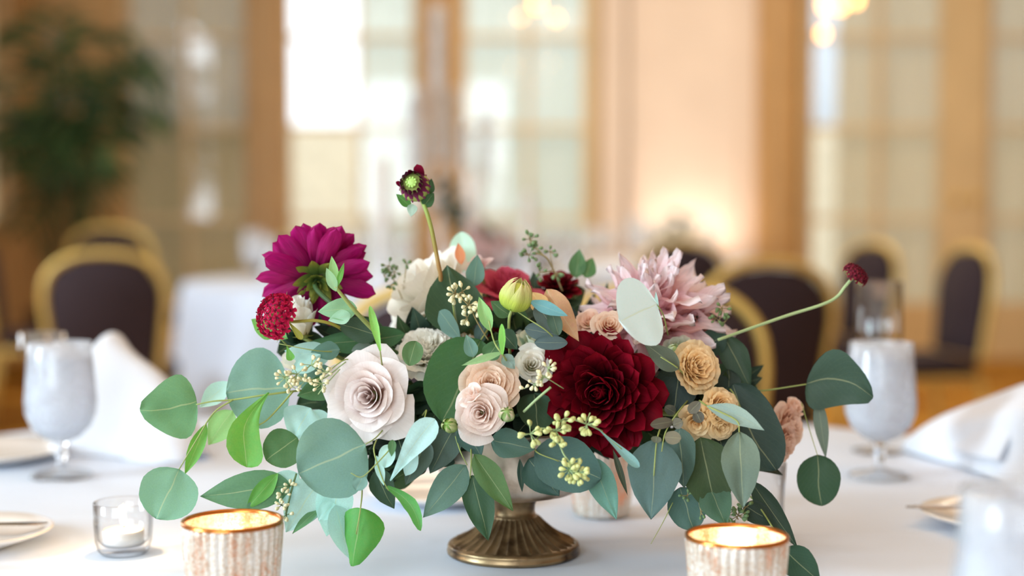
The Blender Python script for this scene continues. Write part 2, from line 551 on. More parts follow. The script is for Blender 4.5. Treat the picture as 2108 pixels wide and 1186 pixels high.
# ------------------------------------------------------------------ round tables with floor-length cloths
def round_table(name, cx, cy, r, label_cloth, label_table, rings, seg, seed, wr=0.0012, drop=.62, group=None):
    t = empty(name, (cx, cy, 0), label_table, 'table', group)
    MB().lathe([(0, .735), (r - .01, .735), (r - .006, .755), (0, .755)], 48, c=(cx, cy, 0)).build('table_top', WOODM, t)
    MB().lathe([(.0, .0), (.3, .0), (.3, .03), (.05, .06), (.045, .70), (.2, .735)], 24, c=(cx, cy, 0)).build('pedestal', WOODM, t)
    V = []; Fc = []
    rnd = random.Random(seed); ph = [rnd.uniform(0, 6.28) for _ in range(8)]
    nt_ = rings; ns = 16
    rad = [r * (i / nt_) for i in range(1, nt_ + 1)]
    for i in range(nt_ + ns):
        for k in range(seg):
            a = 2 * PI * k / seg
            if i < nt_:
                x, y = rad[i] * math.cos(a), rad[i] * math.sin(a); X, Y_ = x + cx, y + cy
                h = wr * (math.sin(X * 23 + Y_ * 5 + ph[0]) * .4 + math.sin(Y_ * 31 - X * 4 + ph[1]) * .5 + noise.noise(Vector((X * 9, Y_ * 9, seed))) * 1.2)
                if wr > .001:
                    # ironed fold lines left in the cloth
                    for (yy, sl, amp, wd, xa, xb) in ((1.362, .10, .0032, .007, .05, .9), (1.50, .02, .002, .006, -.9, -.25), (1.262, .16, .0022, .012, .24, .9), (1.21, -.1, .002, .01, -.9, -.2), (1.295, .13, .002, .01, .22, .9)):
                        if xa < X < xb:
                            e = min(1, (X - xa) / .06, (xb - X) / .06)
                            h += e * amp * math.exp(-((Y_ - yy - sl * X) / wd) ** 2)
                z = .7605 + h * .9
                V.append((x, y, z))
            else:
                s = (i - nt_ + 1) / ns
                fold = math.sin(a * 11 + ph[2]) * .5 + math.sin(a * 17 + ph[3]) * .35 + math.sin(a * 5 + ph[4]) * .3
                rr = r + .012 * min(1, s * 8) + s ** 1.1 * (.05 + .055 * fold)
                z = .7605 - .006 * min(1, s * 8) - s * drop
                V.append((rr * math.cos(a), rr * math.sin(a), z))
    c0 = len(V); V.append((0, 0, .7605))
    for i in range(nt_ + ns - 1):
        for k in range(seg):
            k2 = (k + 1) % seg
            Fc.append((i * seg + k, i * seg + k2, (i + 1) * seg + k2, (i + 1) * seg + k)[::-1])
    for k in range(seg): Fc.append((c0, k, (k + 1) % seg))
    o = mk('tablecloth', V, Fc, LINEN); o.location = (cx, cy, 0)
    tag(o, label_cloth, 'tablecloth')
    return t


round_table('round_table', -.08, 1.37, .91, 'white linen cloth under the flower arrangement', 'round dining table under the flower arrangement', 100, 300, 1, wr=.0019)
TA = (-.52, 6.4); TB = (.85, 8.7)
round_table('round_table', TA[0], TA[1], .91, 'white cloth on the far table under the tall candles', 'far round table carrying the tall candles', 8, 120, 2, wr=.0005)
round_table('round_table', TB[0], TB[1], .85, 'white cloth on the farthest table before the cream wall panel', 'farthest round table before the cream wall panel', 8, 120, 3, wr=.0005)

# ------------------------------------------------------------------ banquet chairs
def arch(wd, z0, z1, n=22, inset=0):
    """outline of the crown back from bottom left up and over to bottom right"""
    pts = []
    h = wd / 2 - inset
    for i in range(n + 1):
        t = i / n
        if t < .28: x = -h * (.86 + .14 * (t / .28)); z = z0 + (z1 - .17 - z0) * t / .28
        elif t > .72: x = h * (.86 + .14 * ((1 - t) / .28)); z = z0 + (z1 - .17 - z0) * (1 - t) / .28
        else:
            a = PI - (t - .28) / .44 * PI
            x = h * math.copysign(abs(math.cos(a)) ** .8, math.cos(a)); z = z1 - inset - .17 + .17 * math.sin(a) ** .8
        pts.append((x, z))
    return pts


CH = {}
def chair(px, Y, rz, label, first=None):
    p = at(px, 600, Y)
    t = empty('banquet_chair', (p.x, Y, 0), label, 'chair', None, rz)
    if not CH:
        yb = lambda z: -.19 - .10 * (z - .45)
        a = arch(.43, .47, .92)
        CH['back_frame'] = MB().tube([(x, yb(z), z) for x, z in a], .0145, 8, 2)
        q = arch(.43, .49, .92, inset=.016); V = []; Fc = []; n = len(q)
        for dy, s in ((-.022, .94), (-.012, 1), (.016, 1), (.034, .92)):
            for x, z in q:
                zc = .70; V.append((x * s, yb(z) + dy, zc + (z - zc) * s))
        for l in range(3):
            for i in range(n):
                i2 = (i + 1) % n; Fc.append((l * n + i, l * n + i2, (l + 1) * n + i2, (l + 1) * n + i))
        Fc.append(tuple(range(n))[::-1]); Fc.append(tuple(3 * n + i for i in range(n)))
        CH['backrest'] = MB().add(V, Fc)
        CH['seat'] = MB().box(-.215, .215, -.17, .24, .42, .49)
        CH['seat_frame'] = MB().box(-.22, .22, -.18, .245, .395, .42)
        CH['legs'] = [MB().tube([(sx * .2, sy, .41), (sx * (.2 + .02), sy + dy, 0)], .0125, 8, 1) for sx in (-1, 1) for sy, dy in ((-.18, -.07), (.22, .03))]
        o = [CH['back_frame'].build('back_frame', GOLD, t, local=True), CH['backrest'].build('backrest', VELVET, t, local=True),
             bevel(CH['seat'].build('seat', VELVET, t, local=True), .02, 3), CH['seat_frame'].build('seat_frame', GOLD, t, smooth=False, local=True)]
        o += [l.build('leg', GOLD, t, local=True) for l in CH['legs']]
        CH['proto'] = o
    else:
        for c in CH['proto']:
            d = c.copy(); link(d, t)
    return t


chair(896, 2.67, PI * .99, 'gold framed chair at the near table, its rim showing left of the white rose')
chair(1430, 2.74, PI * 1.05, 'gold framed chair at the near table behind the pink dahlia')
chair(1510, 4.5, PI * .1, 'dark padded chair behind the near gold framed chair on the right')
chair(1705, 6.6, PI * .62, 'dark gold framed chair right of the wood pilaster')
chair(1885, 5.9, PI * .56, 'dark chair seen from its side by the right glass door')
chair(234, 5.45, PI * .04, 'dark gold framed chair in front of the palm, nearer of the overlapping two')
chair(262, 7.8, PI * -.04, 'dark gold framed chair just behind the nearer chair by the palm').scale = (1.06, 1, 1.07)
chair(78, 7.1, PI * 1.58, 'gold framed chair seen edge on at the left picture edge')
chair(540, 7.8, PI * .85, 'gold framed chair behind the left side of the far table')
chair(1060, 7.75, PI * 1.0, 'gold framed chair behind the far table right of the candles')
chair(1400, 7.3, PI * -.02, 'dark chair in front of the farthest table')

# ------------------------------------------------------------------ palm in a pot beside the left glass door
def palm():
    c = at(140, 600, 9.2)
    t = empty('potted_palm', (c.x, 9.2, 0), 'tall dark green palm in a pot left of the glass doors', 'plant')
    G = plain('palm green', (66, 100, 60), 0.5, scale=10); T = plain('palm stem', (96, 84, 50), 0.7)
    MB().lathe([(0, 0), (.2, 0), (.26, .42), (.27, .45), (.24, .45), (.22, .38), (0, .38)], 32, c=(c.x, 9.2, 0)).build('pot', plain('dark planter', (70, 48, 36), .5), t)
    rnd = random.Random(4)
    for k in range(5):
        a = k * 1.3
        MB().tube([(c.x + .08 * math.cos(a), 9.2 + .08 * math.sin(a), .38), (c.x + .14 * math.cos(a), 9.2 + .12 * math.sin(a), 1.0 + .1 * k)], .02, 7, 1).build('cane', T, t)
    ends = [(-40, 150), (20, 55), (95, 30), (170, 60), (285, 100), (345, 190), (300, 260), (20, 330), (60, 250), (215, 170), (255, 330), (130, 190), (60, 420), (190, 400), (150, 300), (235, 230), (100, 120), (10, 230), (40, 480), (110, 520), (200, 470), (330, 130), (250, 60), (350, 240), (-20, 350), (170, 350), (90, 360)]
    for k, (px, py) in enumerate(ends):
        e = at(px, py, 9.2 + rnd.uniform(-.45, .45)); z0 = rnd.uniform(.9, 1.5)
        s = Vector((c.x + rnd.uniform(-.1, .1), 9.2 + rnd.uniform(-.1, .1), z0))
        mid = s.lerp(e, .55) + Vector((0, 0, .32)); P = smooth_path([s, mid, e], 12)
        mb = MB(); mb.tube([s, mid, e], lambda q: .009 * (1 - q * .8), 5, 8)
        for i in range(5, len(P) - 1, 2):
            q = i / (len(P) - 1); tan = (P[i + 1] - P[i]).normalized()
            side = tan.cross(Vector((rnd.uniform(-.4, .4), rnd.uniform(-.4, .4), 1))).normalized()
            for sg in (-1, 1):
                L = .34 * math.sin(PI * (q * .85 + .1)) + .06
                d = (side * sg + tan * .7 + Vector((0, 0, -.35 - rnd.random() * .3))).normalized()
                n = d.cross(tan).normalized(); wv = d.cross(n).normalized() * .019
                a0, a1, a2 = P[i], P[i] + d * L * .5 + Vector((0, 0, .02)), P[i] + d * L + Vector((0, 0, -.04))
                mb.add([a0, a1 - wv, a1 + n * .006, a1 + wv, a2], [(0, 1, 2), (0, 2, 3), (1, 4, 2), (2, 4, 3)])
        mb.build('frond', G, t)


palm()

# ------------------------------------------------------------------ glassware
def prof_lathe(name, prof, mat, parent, c, n=40, rib=None):
    return MB().lathe(prof, n, rib, c).build(name, mat, parent)


def goblet(px, Y, label, z0=.761, s=1.0):
    p = at(px, 900, Y); c = (p.x, Y, z0)
    t = empty('water_goblet', c, label, 'glass', 'iced water goblets')
    S = lambda pr: [(r * s, z * s) for r, z in pr]
    prof_lathe('foot', S([(0, 0), (.033, 0), (.036, .002), (.033, .0045), (.012, .007), (.006, .012)]), GLASS, t, c)
    prof_lathe('stem', S([(.006, .012), (.0052, .022), (.008, .027), (.0055, .032), (.009, .042)]), SGLASS, t, c)
    out = [(.009, .042), (.022, .048), (.034, .060), (.0405, .076), (.0415, .09), (.0395, .115), (.0375, .14), (.0365, .1585)]
    inn = [(r - .0018, z + (.002 if i < 3 else 0)) for i, (r, z) in enumerate(out)][::-1]
    prof_lathe('bowl', S(out + [(.0357, .1592)] + inn[:-1] + [(0, .046)]), FROST, t, c)
    ice = [(0, .047), (.019, .050), (.031, .062), (.0378, .077), (.0388, .09), (.037, .115), (.0352, .138), (.0348, .142), (0, .143)]
    prof_lathe('iced_water', S(ice), ICE, t, c)
    rnd = random.Random(int(px)); mb = MB()
    for k in range(7):
        a = rnd.uniform(0, 6.28); r = rnd.uniform(.004, .018)
        q = Matrix.Translation((c[0] + r * math.cos(a) * s, c[1] + r * math.sin(a) * s, z0 + s * (.141 + rnd.uniform(0, .006)))) @ Matrix.Rotation(rnd.uniform(0, 3), 4, (rnd.random(), rnd.random(), rnd.random() + .1)) @ Matrix.Scale(.0085 * s, 4)
        V = [q @ Vector((x, y, z)) for x in (-1, 1) for y in (-1, 1) for z in (-1, 1)]
        mb.add(V, [(0, 1, 3, 2), (4, 6, 7, 5), (0, 4, 5, 1), (2, 3, 7, 6), (0, 2, 6, 4), (1, 5, 7, 3)])
    mb.build('ice_cubes', ICE, t, smooth=False)
    return t


goblet(126, 1.70, 'iced water goblet on the left beside the napkin')
goblet(1812, 1.70, 'iced water goblet right of the flowers in front of the tall clear glass')
goblet(2120, .80, 'frosted goblet cut off by the lower right corner of the picture')


def flute(px, Y, top, r, label, name='champagne_flute', base=.761):
    p = at(px, 800, Y); c = (p.x, Y, base); t = empty(name, c, label, 'glass', 'clear glasses')
    prof_lathe('foot', [(0, 0), (.031, 0), (.033, .002), (.010, .006), (.004, .014)], GLASS, t, c)
    prof_lathe('stem', [(.004, .014), (.0036, .07), (.006, .085)], SGLASS, t, c)
    o = [(.006, .085), (r * .7, .10), (r * .98, .125), (r, .15), (r * .97, top)]
    prof_lathe('bowl', o + [(a - .0016, b) for a, b in o[::-1]], GLASS, t, c)


flute(1808, 1.88, .222, .030, 'tall clear empty glass behind the right iced goblet')
flute(88, 1.93, .14, .030, 'clear stemmed glass half hidden behind the left goblet')


def clear_cylinder(px, Y, r, h, label):
    p = at(px, 900, Y); c = (p.x, Y, .761); t = empty('clear_glass_cylinder', c, label, 'vase')
    o = [(0, 0), (r * 1.06, 0), (r * 1.08, .004), (r * .96, .012), (r * .93, h * .5), (r, h)]
    prof_lathe('wall', o + [(a - .0018, b) for a, b in o[:2:-1]] + [(0, .012)], GLASS, t, c)


clear_cylinder(1556, 1.37, .029, .075, 'clear glass cylinder under the dark leaves right of the urn')


# ------------------------------------------------------------------ candles
FLAME = emit_mat('candle flame', (255, 214, 140), 14)
def merc_mat():
    m, nt, b, out = nodes('mercury glass')
    n = noise_tex(nt, 420, 4, rough=.7); n2 = noise_tex(nt, 70, 3, 'Object', (1, 1, .35))
    add = nt.nodes.new('ShaderNodeMath'); add.operation = 'MULTIPLY_ADD'; add.inputs[1].default_value = .55
    hf = nt.nodes.new('ShaderNodeMath'); hf.operation = 'MULTIPLY'; hf.inputs[1].default_value = .45
    nt.links.new(n2.outputs['Fac'], hf.inputs[0]); nt.links.new(n.outputs['Fac'], add.inputs[0]); nt.links.new(hf.outputs[0], add.inputs[2])
    r = ramp(nt, add.outputs[0], [(.40, lin((246, 243, 236))), (.52, lin((226, 212, 192))), (.60, lin((198, 172, 148)))])
    nt.links.new(r.outputs[0], b.inputs['Base Color']); setp(b, Metallic=.55, Roughness=.32)
    tl = nt.nodes.new('ShaderNodeBsdfTranslucent'); tl.inputs[0].default_value = lin((255, 190, 120))
    k = ramp(nt, add.outputs[0], [(.50, (.04, .04, .04, 1)), (.64, (.42, .42, .42, 1))])
    mx = nt.nodes.new('ShaderNodeMixShader'); nt.links.new(k.outputs[0], mx.inputs[0])
    nt.links.new(b.outputs[0], mx.inputs[1]); nt.links.new(tl.outputs[0], mx.inputs[2]); nt.links.new(mx.outputs[0], out.inputs['Surface'])
    return m


MERC = merc_mat()
RIM = plain('copper toned rim', (206, 130, 66), .25, .9, var=.04)


def tealight(c, t, r=.019, power=.35):
    prof_lathe('tealight_cup', [(0, 0), (r, 0), (r, .013), (r - .0006, .013), (r - .0006, .0135)], CHINA, t, c, 28)
    prof_lathe('wax', [(r - .0008, .002), (r - .0008, .0128), (r * .6, .0122), (0, .0122)], WAX, t, c, 28)
    MB().tube([(c[0], c[1], c[2] + .012), (c[0] + .0006, c[1], c[2] + .018)], .0006, 5, 1).build('wick', plain('wick', (60, 45, 35)), t)
    prof_lathe('flame', [(0, .0165), (.0022, .019), (.0028, .022), (.0018, .028), (.0006, .034), (0, .037)], FLAME, t, c, 10)
    point('candle_light', (c[0], c[1], c[2] + .034), power, (1, .66, .34), .004)


def ribbed_votive(px, Y, r, h, label, power):
    p = at(px, 1100, Y); c = (p.x, Y, .761); t = empty('mercury_glass_votive', c, label, 'candle holder', 'ribbed mercury glass votives')
    ribf = lambda rr, z, a, i: rr * (1 + (.045 * (abs(math.sin(a * 17)) - .5) if .004 < z < h - .003 and i < 9 else 0))
    o = [(0, 0), (r * .80, 0), (r * .86, .004), (r * .87, .010), (r * .90, h * .3), (r * .94, h * .55), (r * .975, h * .8), (r * .995, h * .95), (r, h - .002)]
    i_ = [(r - .002, h - .002), (r * .96, h * .8), (r * .92, h * .5), (r * .86, .014), (0, .010)]
    prof_lathe('ribbed_glass', o, MERC, t, c, 204, ribf)
    prof_lathe('lining', i_, MERC, t, c, 64)
    prof_lathe('rim', [(r - .0022, h - .0022), (r - .002, h + .0002), (r - .0008, h + .0008), (r + .0004, h), (r + .0003, h - .0025)], RIM, t, c, 96)
    tealight((c[0], c[1], c[2] + .0102), t, .019, power)
    return t


ribbed_votive(479, 1.11, .0385, .076, 'lit ribbed mercury glass votive at the bottom left under the eucalyptus', .17)
ribbed_votive(1517, 1.085, .0385, .070, 'lit ribbed mercury glass votive at the bottom right under the leaves', .17)
ribbed_votive(1238, 1.49, .034, .082, 'amber glowing votive standing behind the urn', .5)
p = at(255, 1150, 1.32); c = (p.x, 1.32, .761)
t = empty('clear_tealight_holder', c, 'small clear glass with a lit tealight left of the ribbed votive', 'candle holder')
prof_lathe('glass_cup', [(0, 0), (.020, 0), (.0235, .004), (.0255, .012), (.0265, .03), (.0268, .047), (.0262, .0478), (.0252, .047), (.0246, .03), (.0236, .014), (.019, .0085), (0, .008)], GLASS, t, c, 48)
tealight((c[0], c[1], c[2] + .0085), t, .0185, .25)

# ------------------------------------------------------------------ plates and cutlery
def plate(px, py, r, label, name='bread_plate'):
    Y = 1.0
    for _ in range(40):
        Y += (at(px, py, Y).z - .772) * 2
    p = at(px, py, Y); c = (p.x, Y, .762); t = empty(name, c, label, 'plate', 'white bread plates')
    prof_lathe('plate_body', [(0, .002), (r * .5, .002), (r * .55, 0), (r * .6, .002), (r * .8, .007), (r, .013), (r + .001, .0145), (r - .001, .0155), (r * .8, .0095), (r * .58, .006), (0, .0055)], CHINA, t, c, 64)
    return t, c


def knife(p0, p1, label, z=.779):
    a = Vector((p0[0], p0[1], z)); b = Vector((p1[0], p1[1], z))
    t = empty('butter_knife', a, label, 'knife'); d = (b - a).normalized(); s = d.cross(Vector((0, 0, 1))); L = (b - a).length
    MB().tube([a, a + d * L * .25, a + d * L * .48], lambda q: .0042 - .0016 * math.sin(q * 3), 8, 4).build('handle', STEEL, t)
    V = []; U = Vector((0, 0, 1))
    for q, w0, w1 in ((.46, -.0025, .0025), (.55, -.004, .006), (.75, -.0042, .0085), (.92, -.004, .0075), (1, -.0025, -.0005)):
        for w_, h in ((w0, -.0008), (w1, -.0004), (w1, .0004), (w0, .0008)): V.append(a + d * L * q + s * w_ + U * h)
    Fc = [(i * 4 + k, i * 4 + (k + 1) % 4, (i + 1) * 4 + (k + 1) % 4, (i + 1) * 4 + k) for i in range(4) for k in range(4)] + [(0, 3, 2, 1), (16, 17, 18, 19)]
    MB().add(V, Fc).build('blade', STEEL, t)


t, c = plate(2062, 1062, .078, 'white bread plate at the right under the butter knife')
knife((c[0] + .05, c[1] - .01), (c[0] - .092, c[1] + .012), 'butter knife lying across the right bread plate')
t, c = plate(-60, 1098, .074, 'white bread plate cut off by the left picture edge')
knife((c[0] - .05, c[1] + .0), (c[0] + .068, c[1] + .012), 'butter knife lying across the left bread plate')
plate(912, 1010, .082, 'white bread plate behind the urn on its left')
plate(-30, 930, .10, 'white plate behind the left goblet')
a = at(-60, 925, 1.90); b = at(52, 965, 1.80)
knife((a.x, 1.905), (b.x, 1.795), 'silver knife beside the left goblet foot', .7655)
a = at(-60, 945, 1.85); b = at(20, 968, 1.78)
knife((a.x, 1.865), (b.x, 1.775), 'second silver knife at the left picture edge nearer to the camera', .7655)


# ------------------------------------------------------------------ napkins folded into open cones
def napkin(apex, mouth, hgt, rad, label, seed, folds=5, flop=.0):
    """apex = point on the table; mouth = centre of the opening on the table"""
    A = Vector(apex); B = Vector(mouth); ax = B - A; L = ax.length; ax.normalize()
    side = Vector((-ax.y, ax.x, 0)); V = []; Fc = []; nu, nv = 46, 22
    for j in range(nv + 1):
        v = j / nv
        for i in range(nu + 1):
            u = i / nu; a = PI * (-.06 + 1.12 * u)
            edge = 1 + .10 * math.sin(u * PI * 2 + seed) + flop * (u - .5)
            R = (.012 + rad * v ** .8)
            H = (.010 + hgt * v ** .75)
            pl = 1 + .09 * v * math.sin(u * folds * 2 * PI + seed) + .04 * noise.noise(Vector((u * 4, v * 3, seed)))
            p = A + ax * (L * v * edge) + side * (R * math.cos(a) * pl)
            p.z = A.z + max(.0005, H * math.sin(a) * pl * (1 if math.sin(a) > 0 else .0)) + .001
            p += side * .012 * math.sin(v * 5 + u * 3 + seed)
            V.append(p)
    n = nu + 1
    for j in range(nv):
        for i in range(nu):
            s = j * n + i; Fc.append((s, s + 1, s + n + 1, s + n))
    # inner folded leaf of cloth
    k0 = len(V)
    for j in range(nv + 1):
        v = j / nv
        for i in range(nu + 1):
            u = i / nu; a = PI * (.12 + .76 * u)
            R = .010 + rad * .8 * v; H = (.008 + hgt * .78 * v ** .8) * (1 + .12 * math.sin(u * 9 + seed) * v)
            p = A + ax * (L * v * (.96 - .12 * u)) + side * (R * math.cos(a)); p.z = A.z + .004 + H * math.sin(a) ** 1.4
            V.append(p)
    for j in range(nv):
        for i in range(nu):
            s = k0 + j * n + i; Fc.append((s, s + 1, s + n + 1, s + n))
    o = mk('folded_napkin', V, Fc, NAPKIN)
    md = o.modifiers.new('thick', 'SOLIDIFY'); md.thickness = .0016
    return tag(o, label, 'napkin', 'folded white napkins')


def tb(px, py):           # point on the table top
    Y = 1.4
    for _ in range(60): Y += (at(px, py, Y).z - .761) * 2
    p = at(px, py, Y); p.z = .7615; return p


napkin(tb(412, 950), tb(222, 925), .132, .066, 'white napkin folded as an open cone beside the left goblet', 1.0, 2, .1)
napkin(tb(1885, 925), tb(2200, 1000), .112, .075, 'large white napkin folded as a cone at the right picture edge', 2.4, 4, .25)

# ------------------------------------------------------------------ things on the far tables
rnd = random.Random(9)
CANDLE = plain('white candle', (254, 253, 250), .4, var=.01)
BLUSH = plain('blush blossom', (226, 190, 186), .7); WHITEB = plain('white blossom', (240, 238, 228), .7); DKG = plain('dark garland green', (56, 74, 60), .6)
CRYS = glass_mat('milky crystal', haze=.6, hazecol=(.98, .98, .98, 1), nscale=12)


def candelabrum():
    Y = 6.2; c = at(903, 560, Y); b = (c.x, Y, .765)
    t = empty('candelabrum', b, 'tall crystal candelabrum with white candles in glass tubes on the far table', 'candelabrum')
    pz = lambda py: at(903, py, Y).z - .765
    prof_lathe('base', [(0, 0), (.10, 0), (.10, .012), (.04, .03), (.018, .07)], CRYS, t, b)
    prof_lathe('stem', [(.018, .07), (.012, .15), (.02, .2), (.012, .25), (.016, pz(345))], CRYS, t, b)
    for px, y0, y1, r, dy in ((903, 12, 330, .030, 0), (862, 178, 350, .022, -.05), (845, 200, 345, .018, .06), (934, 182, 340, .017, .05), (960, 255, 350, .018, -.05), (1000, 222, 360, .022, 0), (872, 260, 350, .016, .08)):
        q = at(px, y1, Y + dy); tz = at(px, y0, Y + dy).z; cc = (q.x, Y + dy, q.z)
        MB().tube([(b[0], Y, q.z - .12), ((b[0] + q.x) / 2, Y + dy * .5, q.z - .15), (q.x, Y + dy, q.z - .05), cc], .007, 7, 5).build('arm', CRYS, t)
        prof_lathe('cup', [(0, -.005), (r * 1.3, 0), (r * 1.2, .012), (0, .012)], CRYS, t, cc, 16)
        prof_lathe('candle', [(0, .01), (r * .88, .01), (r * .86, (tz - q.z) * .93), (r * .2, (tz - q.z) * .945), (0, (tz - q.z) * .945)], CANDLE, t, cc, 14)
        prof_lathe('glass_tube', [(r, .012), (r, tz - q.z), (r - .002, tz - q.z), (r - .002, .012)], CRYS, t, cc, 20)
    return t


candelabrum()
for px, y0, r, Y, lab in ((786, 322, .034, 6.0, 'white pillar candle standing left of the tall candelabrum'), (974, 352, .03, 6.05, 'white pillar candle standing right of the tall candelabrum'),
                          (1088, 395, .026, 6.5, 'thin white candle right of the two pillar candles')):
    p = at(px, y0, Y); cc = (p.x, Y, .765)
    t = empty('pillar_candle', cc, lab, 'candle', 'pillar candles on the far table')
    prof_lathe('candle_body', [(0, 0), (r, 0), (r, p.z - .775), (r * .8, p.z - .767), (0, p.z - .77)], CANDLE, t, cc, 20)
    MB().tube([(p.x, Y, p.z - .01), (p.x, Y, p.z + .012)], .002, 5, 1).build('wick', DKG, t)


def blossom_ball(name, px, py, Y, r, mat, label, cat='flowers', n=40, green=.4):
    p = at(px, py, Y); t = empty(name, p, label, cat); mb = MB(); mg = MB()
    for k in range(n):
        d = Vector((rnd.gauss(0, 1), rnd.gauss(0, 1), rnd.gauss(0, .8))).normalized() * r * rnd.uniform(.55, 1)
        if rnd.random() < green: mg.ball(p + d * 1.05, r * .26, d, .35, 6, 4)
        else:
            for s in range(3): mb.ball(p + d + Vector((rnd.uniform(-1, 1), rnd.uniform(-1, 1), rnd.uniform(-1, 1))) * r * .1, r * .2, d, .8, 6, 4)
    a = mb.build('blossoms', mat, t); a['kind'] = 'stuff'
    if green:
        g = mg.build('greenery', DKG, t); g['kind'] = 'stuff'
    return t, p


blossom_ball('flower_garland', 912, 385, 6.15, .055, DKG, 'dark greenery around the top of the candelabrum stem', 'greenery', 30, .8)
blossom_ball('flower_garland', 936, 440, 6.05, .075, DKG, 'dark greenery trailing down the candelabrum stem', 'greenery', 34, .75)
blossom_ball('flower_posy', 1000, 500, 5.95, .10, BLUSH, 'blush flowers at the foot of the candelabrum', n=46, green=.25)
t, p = blossom_ball('white_bouquet', 1392, 480, 8.5, .15, WHITEB, 'round white bouquet on the farthest table', n=60, green=.15)
MB().lathe([(0, 0), (.07, 0), (.05, .02), (.03, .1), (.05, p.z - .78), (0, p.z - .78)], 20, c=(p.x, p.y, .765)).build('vase', CRYS, t)
# napkins, goblets and a few glasses on the far tables (small in the picture)
def far_goblet(px, Y, s, label):
    c = at(px, 500, Y); b = (c.x, Y, .765)
    t = empty('far_goblet', b, label, 'glass', 'goblets on the far tables')
    prof_lathe('foot', [(0, 0), (.035 * s, 0), (.006, .008), (.005, .045 * s)], GLASS, t, b, 16)
    prof_lathe('bowl', [(.005, .045 * s), (.036 * s, .07 * s), (.04 * s, .09 * s), (.035 * s, .17 * s), (.033 * s, .17 * s), (.037 * s, .09 * s), (0, .055 * s)], FROST, t, b, 20)


for k, (px, Y, s) in enumerate([(522, 6.3, 1.3), (552, 6.2, 1.15), (640, 5.9, 1.2), (695, 6.6, 1.3), (745, 6.9, 1.2), (830, 6.9, 1.1), (1045, 6.6, 1.2), (1130, 6.3, 1.2), (1165, 6.6, 1.25)]):
    far_goblet(px, Y, s, 'water goblet on the far table, number %s from the left' % ['first', 'second', 'third', 'fourth', 'fifth', 'sixth', 'seventh', 'eighth', 'ninth'][k].replace('number ', ''))
for k, (px, Y, s) in enumerate([(1215, 8.5, 1.2), (1310, 8.4, 1.6), (1335, 8.8, 1.2), (1462, 8.4, 1.2), (1250, 8.9, 1.2)]):
    far_goblet(px, Y, s, 'glass on the farthest table, ' + ['leftmost one', 'tall bright one left of the white bouquet', 'just right of the tall bright one', 'right of the white bouquet', 'left and behind the tall bright one'][k])
for k, (px, py, Y, s) in enumerate([(565, 575, 6.05, 1), (660, 590, 5.75, 1), (1085, 590, 5.9, 1), (790, 592, 5.7, .9), (930, 590, 5.7, 1), (1185, 575, 6.4, 1)]):
    c = at(px, py, Y); V = []; Fc = []
    m = 12
    for j in range(6):
        for i in range(m):
            a = 2 * PI * i / m; v = j / 5; rr = (.06 * (1 - v) + .006) * (1 + .25 * math.cos(3 * a + k)) * s
            V.append((c.x + rr * math.cos(a), Y + rr * math.sin(a), .765 + .17 * s * v))
    for j in range(5):
        for i in range(m): Fc.append((j * m + i, j * m + (i + 1) % m, (j + 1) * m + (i + 1) % m, (j + 1) * m + i))
    Fc.append(tuple(5 * m + i for i in range(m)))
    o = mk('standing_napkin', V, Fc, NAPKIN)
    tag(o, 'white napkin folded upright on the far table, ' + ['at its left edge', 'below the magenta dahlia', 'behind the burgundy bloom', 'left of the white rose', 'behind the mint bud', 'at its right edge'][k], 'napkin', 'upright napkins on the far table')
# ------------------------------------------------------------------ added fittings whose glowing bulbs stand in for lamp reflections in the door panes
BULBREFL = emit_mat('warm bulb', (255, 176, 92), 9)
def stand_in_chandelier(px, Y, bulbs, label):
    c = at(px, -110, Y); t = empty('stand_in_chandelier', c, label, 'stand_in_chandelier')
    MB().ball(c, .06, nu=16, nv=10).tube([c, (c.x, Y, HC)], .008, 6, 1).build('body', GOLD, t)
    for bx_, by, r in bulbs:
        q = at(bx_, by, Y + (.1 if by > 30 else -.05))
        m = (c + q) * .5 + Vector((0, 0, -.04))
        MB().tube([c, m, q + Vector((0, 0, .03))], .005, 6, 5).build('arm', GOLD, t)
        MB().ball(q, r, nu=12, nv=8, stretch=1.3).build('bulb_reflection', BULBREFL, t)


stand_in_chandelier(1120, 8.2, [(1105, 8, .022), (1145, 38, .012), (1060, -40, .02), (1180, -50, .02), (1072, 35, .009)], 'added brass fitting standing in for lamp reflections in the middle glass door')
stand_in_chandelier(1725, 8.2, [(1700, 10, .024), (1730, 10, .024), (1762, 0, .02), (1694, 70, .018)], 'added brass fitting standing in for lamp reflections in the right glass door')

# ------------------------------------------------------------------ the silver urn
UC = (at(1057, 1148, 1.32).x, 1.32, .761)
def urn_mat(name, rgb, dark):
    m, nt, b, out = nodes(name)
    n = noise_tex(nt, 45, 5); n2 = noise_tex(nt, 160, 3)
    r = ramp(nt, n.outputs['Fac'], [(.32, lin(dark)), (.58, lin(rgb)), (.8, lin(tuple(min(255, x * 1.1) for x in rgb)))])
    nt.links.new(r.outputs[0], b.inputs['Base Color']); setp(b, Metallic=.85, Roughness=.36)
    bump(nt, b, n2.outputs['Fac'], .3, .0006); return m


